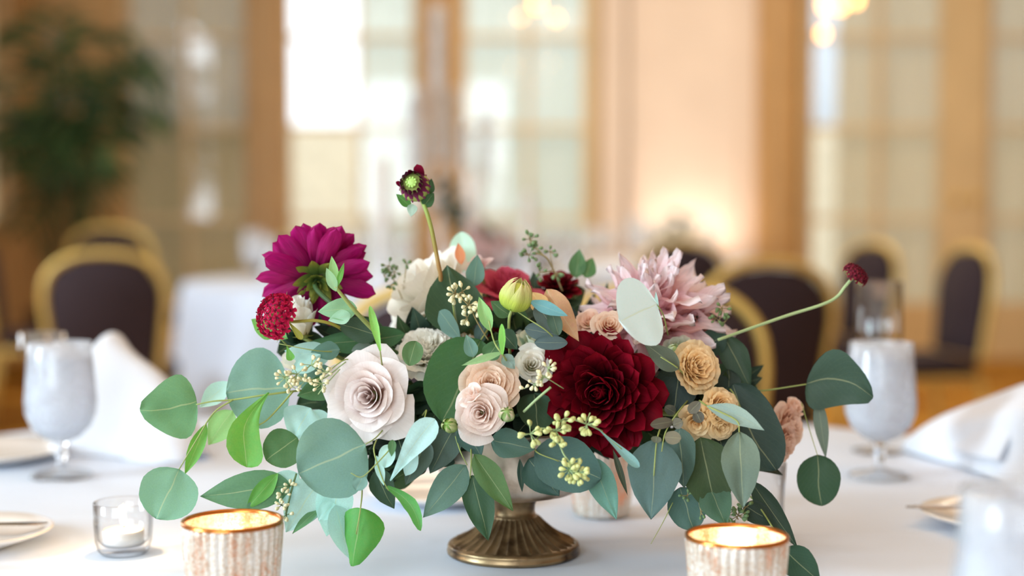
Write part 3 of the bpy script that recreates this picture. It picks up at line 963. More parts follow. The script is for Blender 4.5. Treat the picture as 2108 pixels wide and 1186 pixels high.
UM = urn_mat('antique silver', (150, 128, 96), (64, 48, 30)); UBLIT = urn_mat('lit silver bowl', (214, 200, 184), (150, 132, 112))  # paler bowl silver paints in the light falling on it
urn = empty('pedestal_urn', UC, 'antique silver pedestal urn with fluted foot holding the flowers', 'urn')
NF = 34
def fl(rr, z, a, i):
    if .0105 < z < .0345: 
        k = abs(math.sin(a * NF / 2)); return rr * (1 - .085 * (k ** .6)) + .0012
    return rr
prof_lathe('foot_rim', [(0, 0), (.058, 0), (.0605, .0015), (.061, .004), (.0595, .0055), (.0605, .0075), (.0595, .0098), (.056, .0112), (.0, .0112)], UM, urn, UC, 96)
prof_lathe('fluted_foot', [(.0565, .0105), (.0555, .0118), (.0515, .0135), (.044, .0170), (.036, .0222), (.0285, .0285), (.0235, .0335), (.0215, .0355)], UM, urn, UC, NF * 10, fl)
prof_lathe('collar', [(.0215, .0335), (.0222, .0350), (.0205, .0362), (.0195, .0395), (.0198, .0450), (.0216, .0500), (.0222, .0515), (.0205, .053)], UM, urn, UC, 64)
bowlr = lambda rr, z, a, i: rr * (1 + .010 * (abs(math.cos(a * 9)) - .5) if .056 < z < .11 else 1)
prof_lathe('bowl', [(.0, .0525), (.0215, .0530), (.040, .0545), (.056, .0585), (.0645, .0635), (.0675, .071), (.0685, .085), (.0695, .100), (.0715, .110), (.0755, .116), (.0765, .118), (.0745, .119), (.069, .108), (.066, .08), (.06, .065), (0, .06)], UBLIT, urn, UC, 180, bowlr)
GAPSHADE = plain('dark gap shade', (30, 40, 26), .9, var=.25, scale=60)  # dark colour stands in for shade between the stems
mb = MB(); rnd = random.Random(3)
mb.ball((UC[0], 1.345, .905), .085, nu=24, nv=14, stretch=.62)  # added body, blocks the view through the gaps
tag(mb.build('floral_foam', GAPSHADE, None), 'unseen urn foam, dark to stand for shade in gaps between the stems', 'floral foam')
ROOT = Vector((UC[0], 1.33, .885))

# ------------------------------------------------------------------ leaves
OUT = {
 'round': [(0, .0), (.03, .30), (.10, .60), (.22, .87), (.40, .99), (.52, 1), (.68, .92), (.82, .73), (.92, .49), (.98, .22), (1, .0)],
 'ovate': [(0, .0), (.04, .30), (.12, .66), (.25, .94), (.38, 1), (.55, .90), (.72, .66), (.86, .36), (.95, .13), (1, 0)],
 'lance': [(0, .03), (.1, .42), (.25, .80), (.42, 1), (.6, .90), (.78, .58), (.9, .27), (1, 0)],
 'obov': [(0, .05), (.15, .2), (.35, .45), (.55, .76), (.74, .98), (.84, 1), (.93, .78), (.98, .45), (1, 0)],
 'strap': [(0, .25), (.2, .6), (.5, 1), (.8, .8), (.95, .4), (1, .05)],
 'heart': [(0, .12), (.02, .42), (.08, .72), (.2, .95), (.34, 1), (.52, .86), (.7, .62), (.85, .45), (.95, .28), (1, .05)],
}
def outline(kind, v):
    P = OUT[kind]
    for (a, x), (b, y) in zip(P, P[1:]):
        if v <= b:
            t = (v - a) / (b - a); return x + (y - x) * t
    return 0


def leaf_mesh(kind, asp, cup=.15, bend=.15, fold=0, wave=.03, seed=0, twist=0, nu=8, nv=14, asym=0.0):
    """unit length leaf along +Y, width asp, facing +Z"""
    V = []; Fc = []; U = []
    for j in range(nv + 1):
        v = .5 - .5 * math.cos(PI * j / nv); ww = outline(kind, v) * asp / 2
        yc = v; zc = -bend * (v - .0) ** 2
        xs = asym * math.sin(v * PI)
        for i in range(nu + 1):
            u = -1 + 2 * i / nu
            f = fold * (abs(u)); ang = f
            x = u * ww * math.cos(ang); z = zc + abs(u) * ww * math.sin(ang) + cup * asp * .5 * u * u * (ww / (asp / 2 + 1e-6))
            z += wave * asp * noise.noise(Vector((u * 1.6 + seed, v * 2.6, seed * 1.7)))
            w2 = ww * wave * 1.2 * noise.noise(Vector((u * 2, v * 3.5, seed + 9)))
            a = twist * v
            x, z = x * math.cos(a) - (z - zc) * math.sin(a), zc + x * math.sin(a) + (z - zc) * math.cos(a)
            V.append((x + w2 + xs, yc, z)); U.append(((u + 1) / 2, v))
    n = nu + 1
    for j in range(nv):
        for i in range(nu):
            s = j * n + i; Fc.append((s, s + 1, s + n + 1, s + n))
    me = bpy.data.meshes.new('leaf'); me.from_pydata(V, [], Fc); me.shade_smooth()
    uvl = me.uv_layers.new(name='UVMap'); li = np.empty(len(me.loops), dtype=np.int32); me.loops.foreach_get('vertex_index', li)
    uvl.data.foreach_set('uv', np.asarray(U, dtype=np.float32)[li].ravel())
    me.materials.append(LEAF); return me


COL = {'T': (168, 204, 198), 'B': (112, 150, 138), 'b': (92, 128, 116), 'G': (96, 142, 100), 'g': (74, 112, 72), 'L': (98, 158, 72), 'l': (142, 188, 122),
       'D': (54, 78, 60), 'd': (44, 62, 52), 'K': (58, 76, 70), 'O': (76, 96, 58), 'N': (196, 152, 114), 'n': (92, 90, 78), 'S': (128, 152, 144), 'M': (104, 124, 106)}
LI = [0]


def frame_from(a, b, roll=0, toward=None):
    y = (b - a); L = y.length; y = y.normalized()
    c = (toward or EYE) - (a + b) / 2; z = (c - y * c.dot(y)).normalized()
    z = Matrix.Rotation(math.radians(roll), 3, y) @ z
    x = y.cross(z)
    M = Matrix((x, y, z)).transposed().to_4x4(); M = Matrix.Translation(a) @ M
    return M, L


def leaf(parent, bx, by, Y0, tx, ty, Y1, wpx, kind='ovate', col='G', cup=.12, bend=.08, fold=0, roll=0, wave=.06, twist=0, asym=0, label=None):
    LI[0] += 1
    a = at(bx, by, Y0); b = at(tx, ty, Y1)
    M, L = frame_from(a, b, roll)
    asp = wpx * (Y0 + Y1) / 2 / F / L
    me = leaf_mesh(kind, asp, cup, bend, fold, wave, LI[0] * 1.37, twist, asym=asym)
    c = COL[col] if isinstance(col, str) else col
    c = tuple(min(250, x * 1.09 + 2) for x in c)
    rr = random.Random(LI[0]); k = rr.uniform(.94, 1.06)
    o = inst('leaf', me, parent, M @ Matrix.Scale(L, 4), lin(tuple(min(255, x * k) for x in c)))
    if label: o['label'] = label
    return o


def stem(parent, pts, r=.0009, mat=None, name='stem', taper=.6):
    P = [at(*p) if isinstance(p, tuple) else p for p in pts]
    return MB().tube(P, lambda q: r * (1 - (1 - taper) * q), 7, 6).build(name, mat or STEM, parent)


def branch(label, leaves, stems=(), name='eucalyptus_branch', cat='eucalyptus branch', mat=None, group=None):
    t = empty(name, ROOT, label, cat, group)
    for l in leaves:
        l = list(l); kw = l.pop() if isinstance(l[-1], dict) else {}
        leaf(t, *l, **kw)
    for s in stems:
        pts, r = s; stem(t, pts, r, mat)
    return t


# --- left side
branch('eucalyptus branch reaching farthest left with two big round leaves', [
    (405, 826, 1.225, 288, 846, 1.215, 138, 'heart', 'G', dict(cup=.08, roll=-8, asym=-.05)),
    (369, 966, 1.215, 322, 1068, 1.20, 122, 'round', (108, 150, 128), dict(cup=.06)),
    (425, 872, 1.23, 380, 978, 1.22, 34, 'lance', 'L', dict(cup=.1, fold=.25)),
    (478, 845, 1.25, 428, 918, 1.25, 58, 'ovate', 'l', {}),
    (472, 786, 1.26, 412, 838, 1.255, 44, 'lance', 'T', dict(bend=-.15)),
    (598, 800, 1.25, 466, 808, 1.235, 168, 'round', 'B', dict(cup=.06, asym=.03, roll=6)),
    (553, 808, 1.215, 508, 962, 1.20, 80, 'obov', 'L', dict(cup=.2, asym=.16, wave=.1)),
], [([(660, 800, 1.27), (600, 806, 1.235), (540, 814, 1.225), (480, 823, 1.225), (440, 826, 1.222), (404, 833, 1.222)], .0010),
    ([(480, 823, 1.225), (440, 850, 1.22), (405, 905, 1.215), (369, 966, 1.213)], .0008),
    ([(603, 806, 1.232), (578, 835, 1.222), (548, 866, 1.212), (522, 880, 1.208)], .0009)])
branch('grey green eucalyptus with the biggest round leaf below the cream rose', [
    (752, 915, 1.19, 615, 975, 1.175, 172, 'round', 'B', dict(cup=.05, wave=.04)),
    (612, 900, 1.225, 548, 948, 1.215, 84, 'round', 'g', {}),
    (600, 1000, 1.22, 412, 1022, 1.20, 84, 'ovate', (88, 128, 98), dict(cup=.05)),
    (572, 975, 1.215, 506, 1050, 1.205, 38, 'lance', 'L', {}),
    (615, 975, 1.225, 535, 1040, 1.22, 62, 'ovate', 'T', {}),
    (660, 985, 1.22, 588, 1096, 1.205, 88, 'ovate', 'T', dict(cup=.1)),
    (660, 1045, 1.215, 600, 1095, 1.20, 26, 'lance', 'G', dict(roll=40)),
    (700, 985, 1.215, 672, 1105, 1.205, 80, 'ovate', 'T', {}),
    (640, 840, 1.235, 600, 905, 1.23, 90, 'ovate', 'T', {}),
], [([(800, 870, 1.24), (775, 900, 1.20), (752, 915, 1.189)], .0007),
    ([(700, 930, 1.235), (640, 975, 1.228), (600, 1000, 1.222), (560, 1003, 1.215)], .0008)])
branch('eucalyptus leaf folded like a heart hanging lowest left of the urn', [
    (742, 1046, 1.19, 722, 1166, 1.18, 118, 'heart', (84, 150, 70), dict(fold=-.6, cup=.0, roll=14, twist=-.5)),
    (690, 1040, 1.20, 722, 1150, 1.195, 62, 'ovate', 'T', dict(roll=-20)),
    (688, 1035, 1.205, 655, 1072, 1.20, 40, 'ovate', 'T', {}),
], [([(735, 940, 1.25), (745, 1000, 1.21), (742, 1048, 1.188), (733, 1100, 1.184)], .0008)])
branch('bright green strap leaf curving down towards the urn foot', [
    (796, 1002, 1.195, 866, 1093, 1.185, 30, 'strap', (88, 150, 80), dict(bend=-.0, asym=-.14, cup=.5)),
    (775, 965, 1.22, 812, 1048, 1.215, 52, 'ovate', 'D', dict(asym=.05)),
    (775, 938, 1.185, 790, 1000, 1.18, 20, 'lance', 'T', {}),
    (800, 915, 1.185, 792, 963, 1.18, 36, 'round', 'T', {}),
    (808, 905, 1.18, 806, 940, 1.175, 18, 'ovate', 'g', {}),
    (748, 978, 1.168, 733, 1010, 1.165, 32, 'round', (120, 156, 146), {}),
], [([(775, 905, 1.2), (770, 930, 1.186), (787, 985, 1.182), (800, 1010, 1.184)], .0007),
    ([(812, 915, 1.182), (775, 955, 1.17), (745, 982, 1.165), (722, 974, 1.165)], .0006)])
branch('pale silver leaf slanting between the cream rose and the round bud', [
    (803, 990, 1.19, 892, 866, 1.175, 56, 'obov', (172, 206, 202), dict(cup=.1, asym=-.02)),
    (835, 980, 1.2, 858, 930, 1.185, 30, 'lance', (172, 206, 202), {}),
    (880, 905, 1.22, 835, 998, 1.205, 58, 'ovate', (74, 94, 84), dict(fold=.2)),
    (935, 880, 1.225, 885, 975, 1.215, 66, 'ovate', (70, 90, 80), {}),
], [([(870, 855, 1.24), (878, 845, 1.22), (872, 868, 1.19)], .0008)])
branch('large dark round leaf standing left of the peach spray roses', [
    (990, 700, 1.252, 915, 868, 1.225, 168, 'round', (72, 116, 74), dict(cup=.12, roll=-12)),
    (850, 790, 1.30, 880, 890, 1.27, 90, 'round', 'd', {}),
], [([(1010, 670, 1.30), (998, 688, 1.26), (990, 700, 1.252)], .0009)])
branch('dark toothed leaf before the white rose below the tall bud', [
    (945, 690, 1.27, 922, 545, 1.275, 128, 'ovate', (58, 84, 60), dict(cup=.1, roll=10)),
    (905, 640, 1.262, 945, 700, 1.25, 60, 'ovate', (100, 130, 120), dict(roll=50)),
    (975, 590, 1.285, 983, 524, 1.285, 40, 'ovate', 'b', {}),
    (955, 560, 1.385, 950, 477, 1.385, 56, 'round', (186, 222, 206), dict(cup=.1)),
], [([(955, 720, 1.28), (940, 680, 1.262), (930, 610, 1.262)], .0009)])
branch('long dark leaf lying across above the cream rose', [
    (835, 688, 1.275, 632, 706, 1.245, 56, 'ovate', (72, 116, 80), dict(cup=.2, asym=-.03)),
    (830, 720, 1.28, 760, 690, 1.27, 50, 'ovate', 'D', {}),
    (856, 702, 1.226, 842, 752, 1.218, 44, 'round', (84, 118, 76), {}),
    (680, 735, 1.24, 585, 722, 1.235, 54, 'ovate', 'T', {}),
    (700, 720, 1.235, 640, 725, 1.23, 40, 'ovate', 'b', {}),
    (660, 730, 1.225, 598, 768, 1.225, 42, 'lance', 'T', {}),
    (590, 712, 1.222, 600, 742, 1.22, 18, 'obov', 'L', {}),
    (770, 725, 1.25, 725, 722, 1.24, 38, 'round', 'S', {}),
    (690, 790, 1.25, 612, 815, 1.24, 52, 'ovate', 'g', {}),
    (690, 770, 1.26, 600, 790, 1.25, 60, 'ovate', 'B', {}),
    (680, 860, 1.25, 620, 880, 1.24, 52, 'round', 'T', {}),
    (628, 850, 1.236, 618, 885, 1.235, 18, 'round', 'g', {}),
], [([(700, 725, 1.24), (650, 722, 1.225), (575, 708, 1.222)], .0006),
    ([(745, 760, 1.26), (712, 740, 1.226), (655, 780, 1.22), (625, 775, 1.22)], .0006)])
branch('pale green leaf sprig rising in front of the magenta dahlia', [
    (690, 592, 1.205, 683, 528, 1.20, 22, 'lance', 'l', {}),
    (692, 600, 1.20, 672, 552, 1.195, 22, 'lance', (160, 205, 160), {}),
    (694, 590, 1.20, 708, 542, 1.195, 12, 'lance', 'L', {}),
    (735, 635, 1.215, 655, 640, 1.205, 48, 'ovate', (140, 188, 148), dict(roll=15)),
    (722, 648, 1.21, 676, 660, 1.205, 30, 'ovate', (156, 196, 172), {}),
    (780, 690, 1.24, 690, 665, 1.235, 56, 'ovate', 'D', {}),
], [([(780, 690, 1.24), (740, 650, 1.215), (710, 615, 1.205), (690, 590, 1.20)], .0022)], 'leafy_sprig', 'leafy sprig')
branch('slim lime blade standing between the cream rose and the white rose', [
    (783, 722, 1.205, 761, 628, 1.215, 18, 'strap', (122, 178, 88), dict(cup=.3)),
], [([(790, 780, 1.26), (785, 740, 1.215), (782, 718, 1.206)], .0008)], 'grass_blade', 'leaf blade')
branch('three fresh lime leaves on a sprig above the peach spray rose', [
    (1010, 682, 1.195, 986, 612, 1.19, 30, 'lance', (150, 200, 130), dict(cup=.3)),
    (1034, 730, 1.185, 1033, 668, 1.18, 15, 'strap', (122, 186, 88), {}),
    (1036, 725, 1.19, 952, 752, 1.175, 16, 'lance', (160, 208, 150), {}),
    (1036, 730, 1.20, 1060, 760, 1.20, 28, 'ovate', 'S', {}),
    (1000, 740, 1.21, 1030, 700, 1.21, 40, 'ovate', 'g', {}),
    (975, 735, 1.215, 960, 690, 1.21, 30, 'ovate', 'B', {}),
], [([(1060, 770, 1.24), (1036, 732, 1.19), (1018, 705, 1.19), (1006, 660, 1.19)], .0009)], 'leafy_sprig', 'leafy sprig')
# --- centre top
branch('green leaf with a split tip behind the pink dahlia', [
    (1185, 572, 1.36, 1193, 512, 1.365, 38, 'ovate', 'g', {}),
    (1205, 572, 1.36, 1220, 530, 1.365, 34, 'ovate', (66, 104, 62), {}),
], [([(1180, 620, 1.37), (1188, 570, 1.362)], .0009)])
branch('big pale mint leaf standing in front of the pink dahlia', [
    (1352, 626, 1.185, 1279, 660, 1.165, 152, 'round', (206, 234, 232), dict(cup=.06, asym=.0, wave=.03)),
    (1352, 648, 1.2, 1350, 600, 1.20, 10, 'lance', 'T', {}),
], [([(1375, 690, 1.25), (1366, 650, 1.20), (1352, 626, 1.185)], .0007)])
branch('teal and grey round leaves beside the green bud', [
    (1090, 620, 1.21, 1168, 650, 1.20, 28, 'lance', (104, 158, 164), dict(cup=.3)),
    (1105, 625, 1.225, 1140, 680, 1.22, 42, 'round', (88, 104, 98), {}),
    (1135, 640, 1.222, 1150, 690, 1.217, 30, 'round', (80, 106, 88), {}),
    (1080, 676, 1.23, 1150, 690, 1.225, 36, 'round', (78, 96, 96), {}),
    (1100, 705, 1.225, 1168, 706, 1.22, 30, 'round', (74, 92, 92), {}),
    (1030, 680, 1.23, 1065, 720, 1.23, 40, 'ovate', 'D', {}),
    (1050, 650, 1.24, 1010, 620, 1.24, 34, 'ovate', 'g', {}),
], [([(1165, 740, 1.26), (1135, 690, 1.222), (1085, 655, 1.22), (1040, 625, 1.22)], .0007)])
branch('tan autumn leaf between the green bud and the pink dahlia', [
    (1125, 595, 1.25, 1190, 700, 1.225, 52, 'ovate', 'N', dict(cup=.2)),
    (1120, 640, 1.24, 1095, 600, 1.25, 40, 'ovate', (206, 168, 110), {}),
    (950, 545, 1.32, 943, 500, 1.32, 22, 'lance', (206, 140, 100), {}),
], [([(1150, 740, 1.28), (1140, 650, 1.245), (1125, 598, 1.25)], .0009)], 'autumn_leaf_sprig', 'leafy sprig')
# --- right side
branch('dark eucalyptus branch reaching right with one broad leaf over the goblet', [
    (1660, 790, 1.285, 1797, 820, 1.27, 132, 'heart', (60, 84, 72), dict(asym=-.17, cup=.1, roll=10)),
    (1682, 812, 1.29, 1700, 944, 1.28, 30, 'lance', (104, 122, 110), {}),
    (1683, 936, 1.28, 1692, 1042, 1.27, 90, 'round', (46, 74, 52), dict(asym=.03, cup=.15)),
], [([(1480, 850, 1.33), (1530, 812, 1.31), (1590, 802, 1.29), (1660, 791, 1.284)], .0010),
    ([(1650, 830, 1.30), (1668, 890, 1.285), (1683, 938, 1.278)], .0005)])
branch('very large dark round leaf right of the yellow peach carnations', [
    (1508, 790, 1.26, 1598, 968, 1.235, 128, 'round', (50, 70, 64), dict(cup=.1, asym=.06)),
    (1490, 690, 1.29, 1545, 800, 1.275, 60, 'ovate', 'D', {}),
    (1500, 760, 1.28, 1500, 840, 1.27, 50, 'ovate', 'd', {}),
], [([(1480, 850, 1.30), (1500, 800, 1.262), (1530, 850, 1.25)], .001)])
branch('small dark sprig at the right showing before the gold chair rim', [
    (1530, 790, 1.33, 1520, 738, 1.33, 26, 'lance', (56, 84, 40), {}),
    (1525, 785, 1.33, 1572, 752, 1.32, 24, 'lance', 'd', {}),
    (1530, 790, 1.325, 1570, 778, 1.32, 24, 'lance', 'd', {}),
    (1535, 795, 1.325, 1560, 800, 1.32, 26, 'lance', 'D', {}),
    (1520, 780, 1.33, 1500, 755, 1.33, 26, 'lance', 'd', {}),
], [([(1510, 830, 1.33), (1525, 800, 1.33), (1530, 780, 1.33)], .0009)], 'leafy_sprig', 'leafy sprig')
branch('silver pointed leaf and ovate grey leaf hanging at the right', [
    (1455, 836, 1.185, 1573, 886, 1.17, 40, 'lance', (134, 158, 152), dict(cup=.2, asym=-.05)),
    (1522, 888, 1.18, 1530, 1046, 1.165, 80, 'ovate', (104, 124, 110), dict(cup=.08)),
], [([(1440, 825, 1.22), (1460, 838, 1.184), (1515, 865, 1.176), (1522, 890, 1.178)], .0009)])
branch('grey leaf above right of the burgundy dahlia', [
    (1398, 760, 1.21, 1326, 706, 1.205, 46, 'ovate', (84, 96, 82), dict(cup=.1)),
    (1400, 745, 1.25, 1388, 845, 1.235, 88, 'round', (44, 64, 60), {}),
    (1345, 790, 1.25, 1425, 800, 1.24, 70, 'round', 'd', {}),
], [([(1420, 790, 1.26), (1398, 760, 1.212), (1360, 735, 1.207)], .0008)])
branch('broad teal leaf pointing down beneath the burgundy dahlia', [
    (1352, 903, 1.195, 1340, 1070, 1.18, 112, 'ovate', (88, 116, 112), dict(cup=.08)),
    (1398, 880, 1.205, 1405, 1006, 1.195, 78, 'ovate', (74, 98, 88), dict(roll=25)),
    (1442, 900, 1.215, 1478, 1070, 1.20, 112, 'ovate', (58, 78, 48), dict(cup=.15)),
    (1460, 1000, 1.21, 1494, 1082, 1.195, 70, 'ovate', (70, 104, 80), {}),
    (1400, 1003, 1.225, 1428, 1092, 1.215, 78, 'round', (66, 94, 84), {}),
    (1545, 990, 1.235, 1642, 1128, 1.21, 44, 'ovate', (42, 62, 48), dict(cup=.2)),
    (1530, 1040, 1.23, 1600, 1080, 1.22, 50, 'ovate', (40, 58, 46), {}),
    (1612, 1130, 1.17, 1690, 1200, 1.16, 70, 'ovate', (46, 74, 56), {}),
    (1480, 900, 1.24, 1500, 960, 1.23, 60, 'ovate', 'd', {}),
], [([(1370, 860, 1.24), (1353, 903, 1.194), (1346, 980, 1.186)], .0009),
    ([(1420, 900, 1.26), (1500, 980, 1.24), (1560, 1040, 1.23), (1620, 1135, 1.18)], .001)])
branch('little brown grey round leaves right below the burgundy dahlia', [
    (1418, 850, 1.19, 1440, 828, 1.185, 24, 'round', 'n', {}),
    (1432, 848, 1.188, 1444, 870, 1.186, 24, 'round', (78, 78, 70), {}),
    (1385, 868, 1.19, 1340, 875, 1.185, 24, 'round', 'n', {}),
    (1385, 875, 1.19, 1405, 868, 1.185, 24, 'round', 'n', {}),
    (1368, 900, 1.185, 1402, 902, 1.18, 28, 'round', (110, 106, 88), {}),
    (1352, 898, 1.186, 1350, 912, 1.184, 22, 'round', (90, 96, 80), {}),
    (1390, 850, 1.2, 1370, 838, 1.195, 22, 'round', (70, 74, 66), {}),
], [([(1420, 820, 1.25), (1395, 850, 1.198), (1370, 890, 1.188), (1362, 930, 1.182)], .0008)])
# --- hanging over the bowl
branch('two overlapping dark round leaves over the urn bowl', [
    (1100, 930, 1.215, 1235, 985, 1.195, 112, 'round', (66, 98, 90), dict(cup=.08)),
    (1088, 945, 1.225, 1150, 1020, 1.21, 80, 'ovate', (58, 88, 78), {}),
    (1010, 905, 1.215, 1100, 925, 1.205, 64, 'ovate', (74, 106, 92), dict(cup=.15)),
    (1212, 940, 1.215, 1272, 1068, 1.20, 62, 'ovate', (104, 152, 138), dict(roll=-15)),
    (1228, 960, 1.222, 1235, 1020, 1.21, 46, 'ovate', 'D', {}),
    (1070, 945, 1.23, 1075, 1014, 1.225, 16, 'lance', (52, 76, 64), {}),
], [([(1120, 880, 1.25), (1100, 925, 1.214), (1150, 950, 1.204)], .0008)])
branch('pair of pointed leaves hanging in front of the urn stem', [
    (976, 935, 1.195, 1056, 1052, 1.18, 56, 'ovate', (80, 112, 62), dict(cup=.1)),
    (972, 978, 1.205, 1005, 1113, 1.19, 66, 'ovate', (52, 84, 58), dict(cup=.12)),
    (960, 958, 1.205, 873, 1066, 1.185, 72, 'ovate', (92, 124, 112), dict(cup=.1, roll=-10)),
    (955, 870, 1.22, 990, 940, 1.21, 60, 'ovate', (66, 96, 88), {}),
    (1000, 880, 1.22, 960, 920, 1.215, 50, 'ovate', 'D', {}),
], [([(965, 880, 1.24), (970, 935, 1.21), (968, 985, 1.204)], .0009),
    ([(935, 890, 1.23), (948, 930, 1.205), (962, 958, 1.203)], .0007)])
branch('thin teal rolled leaf below the burgundy dahlia', [
    (1232, 884, 1.175, 1316, 962, 1.165, 20, 'obov', (126, 166, 162), dict(cup=.5)),
    (1262, 925, 1.20, 1292, 1020, 1.19, 14, 'lance', (44, 52, 34), {}),
    (1300, 940, 1.21, 1308, 975, 1.205, 20, 'lance', 'D', {}),
], [([(1200, 870, 1.2), (1232, 884, 1.178), (1280, 925, 1.17)], .0007),
    ([(1385, 1035, 1.21), (1365, 1075, 1.2), (1340, 1120, 1.19)], .0004)])

# --- filler: dark leafy sprigs packed between the blooms
FM = [leaf_mesh(k, a, .15, .12, f, .08, s) for k, a, f, s in (('ovate', .55, .1, 3), ('round', .85, 0, 4), ('ovate', .5, .25, 5), ('lance', .34, .2, 6), ('round', .9, .1, 7))]
rnd = random.Random(21)
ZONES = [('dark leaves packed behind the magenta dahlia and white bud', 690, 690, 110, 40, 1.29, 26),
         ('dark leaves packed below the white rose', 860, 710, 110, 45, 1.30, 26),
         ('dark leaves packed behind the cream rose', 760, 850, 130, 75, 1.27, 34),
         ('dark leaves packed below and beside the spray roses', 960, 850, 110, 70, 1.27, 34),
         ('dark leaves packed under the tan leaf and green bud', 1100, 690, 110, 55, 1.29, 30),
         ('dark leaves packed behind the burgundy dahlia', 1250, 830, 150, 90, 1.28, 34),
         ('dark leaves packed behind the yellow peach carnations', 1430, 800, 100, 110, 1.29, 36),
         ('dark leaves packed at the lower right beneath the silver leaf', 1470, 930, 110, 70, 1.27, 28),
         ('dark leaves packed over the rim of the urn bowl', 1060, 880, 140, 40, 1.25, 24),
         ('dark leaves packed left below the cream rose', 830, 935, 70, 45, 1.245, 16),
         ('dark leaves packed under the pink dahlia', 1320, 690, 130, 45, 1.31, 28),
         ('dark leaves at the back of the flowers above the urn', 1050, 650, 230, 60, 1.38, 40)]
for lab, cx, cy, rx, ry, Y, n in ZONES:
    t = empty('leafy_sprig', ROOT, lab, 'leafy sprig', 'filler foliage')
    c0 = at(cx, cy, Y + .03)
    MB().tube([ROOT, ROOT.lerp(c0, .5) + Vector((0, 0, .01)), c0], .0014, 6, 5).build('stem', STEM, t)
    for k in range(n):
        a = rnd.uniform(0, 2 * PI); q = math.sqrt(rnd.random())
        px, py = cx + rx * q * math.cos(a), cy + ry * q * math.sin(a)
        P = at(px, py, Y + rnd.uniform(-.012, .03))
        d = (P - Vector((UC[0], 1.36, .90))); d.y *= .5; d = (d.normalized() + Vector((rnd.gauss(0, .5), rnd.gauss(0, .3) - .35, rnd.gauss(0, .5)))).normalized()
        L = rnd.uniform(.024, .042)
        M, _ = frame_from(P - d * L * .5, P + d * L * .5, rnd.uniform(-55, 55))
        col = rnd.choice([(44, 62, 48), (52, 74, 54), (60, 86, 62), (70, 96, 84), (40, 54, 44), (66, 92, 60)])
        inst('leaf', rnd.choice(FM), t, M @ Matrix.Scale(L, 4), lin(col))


# ------------------------------------------------------------------ flower builders
def axis_frame(center, axis, spin=0.0):
    z = Vector(axis).normalized(); r = Vector((0, 0, 1)) if abs(z.z) < .9 else Vector((1, 0, 0))
    x = r.cross(z).normalized(); y = z.cross(x)
    M = Matrix((x, y, z)).transposed().to_4x4()
    return Matrix.Translation(center) @ M @ Matrix.Rotation(spin, 4, 'Z')


def grid_obj(name, fn, nu, nv, mat, parent, M):
    V = []; U = []; Fc = []
    for j in range(nv + 1):
        for i in range(nu + 1):
            u = -1 + 2 * i / nu; v = j / nv
            V.append(fn(u, v)); U.append(((u + 1) / 2, v))
    n = nu + 1
    for j in range(nv):
        for i in range(nu):
            s = j * n + i; Fc.append((s, s + 1, s + n + 1, s + n))
    return mk(name, V, Fc, mat, parent, uvs=U, M=M)


def rose(px, py, Y, rpx, axis, label, mat, n=30, ruffle=.03, flare=1.0, hgt=.85, spin=0.0, seed=1, name='rose', cat='rose', point=.25, outer=None, group=None, squash=1.0):
    R = rpx * Y / F; c = at(px, py, Y)
    ax = Vector(axis).normalized(); base = c - ax * R * .9
    t = empty(name, base, label, cat, group)
    M = axis_frame(base, ax, spin); rr = random.Random(seed)
    for i in range(n):
        q = i / (n - 1); phi = i * 2.39996 + rr.uniform(-.25, .25)
        rho = R * (.07 + .93 * q ** .85) * rr.uniform(.96, 1.04)
        hw = 1.75 - 1.0 * q ** .6
        zt = R * hgt * (1.12 - .50 * q ** 1.8) * (1.0 if q > .1 else .98)
        cur = R * (.02 + .20 * max(0, q - .25) * flare) * rr.uniform(.8, 1.3)
        rb = rho * .16; sk = rr.uniform(.02, .12) * rho; sd = rr.uniform(0, 99)

        def fn(u, v):
            ex = abs(u) ** 3.0
            top = 1 - .26 * ex - (.0 if q < .4 else .0)
            vv = v * top
            a = phi + u * hw * (.45 + .55 * math.sin(min(1, v * 1.25) * PI / 2))
            r = rb + (rho - rb) * (vv ** .62) + sk * u * v
            z = zt * vv ** .95
            s = max(0, (v - .72) / .28)
            tip = point * max(0, 1 - abs(u) * 1.6) * (q ** .8)
            r += cur * s * s * (1 + tip) ; z -= cur * .75 * s ** 2.2
            nz = noise.noise(Vector((u * 2.2 + sd, v * 1.6, sd)))
            r += ruffle * R * nz * v * 1.3; z += ruffle * R * noise.noise(Vector((u * (3 + 60 * ruffle), v * 2 + 5, sd))) * v * 1.6
            return (r * math.cos(a), r * math.sin(a) * squash, z)
        nu, nv = (12, 9) if R > .018 else (10, 7)
        grid_obj('petal', fn, nu + (6 if ruffle > .08 else 0), nv, mat if not (outer and q > .8) else outer, t, M)
    # calyx
    mb = MB(); mb.lathe([(0, -R * .18), (R * .2, -R * .12), (R * .28, 0), (R * .2, R * .1), (0, R * .12)], 16)
    for k in range(5):
        a = k * 2 * PI / 5; ca, sa = math.cos(a), math.sin(a)
        mb.add([(ca * R * .2 - sa * R * .08, sa * R * .2 + ca * R * .08, 0), (ca * R * .2 + sa * R * .08, sa * R * .2 - ca * R * .08, 0), (ca * R * .62, sa * R * .62, R * .06), (ca * R * .4, sa * R * .4, -.02 * R)], [(0, 1, 3), (1, 2, 3), (0, 3, 2)])
    mk('calyx', mb.v, mb.f, STEM, t, M=M)
    MB().tube([base - ax * R * .1, base - ax * R * .5 + (ROOT - base) * .25, ROOT], .0018, 7, 5).build('stem', STEM, t)
    return t


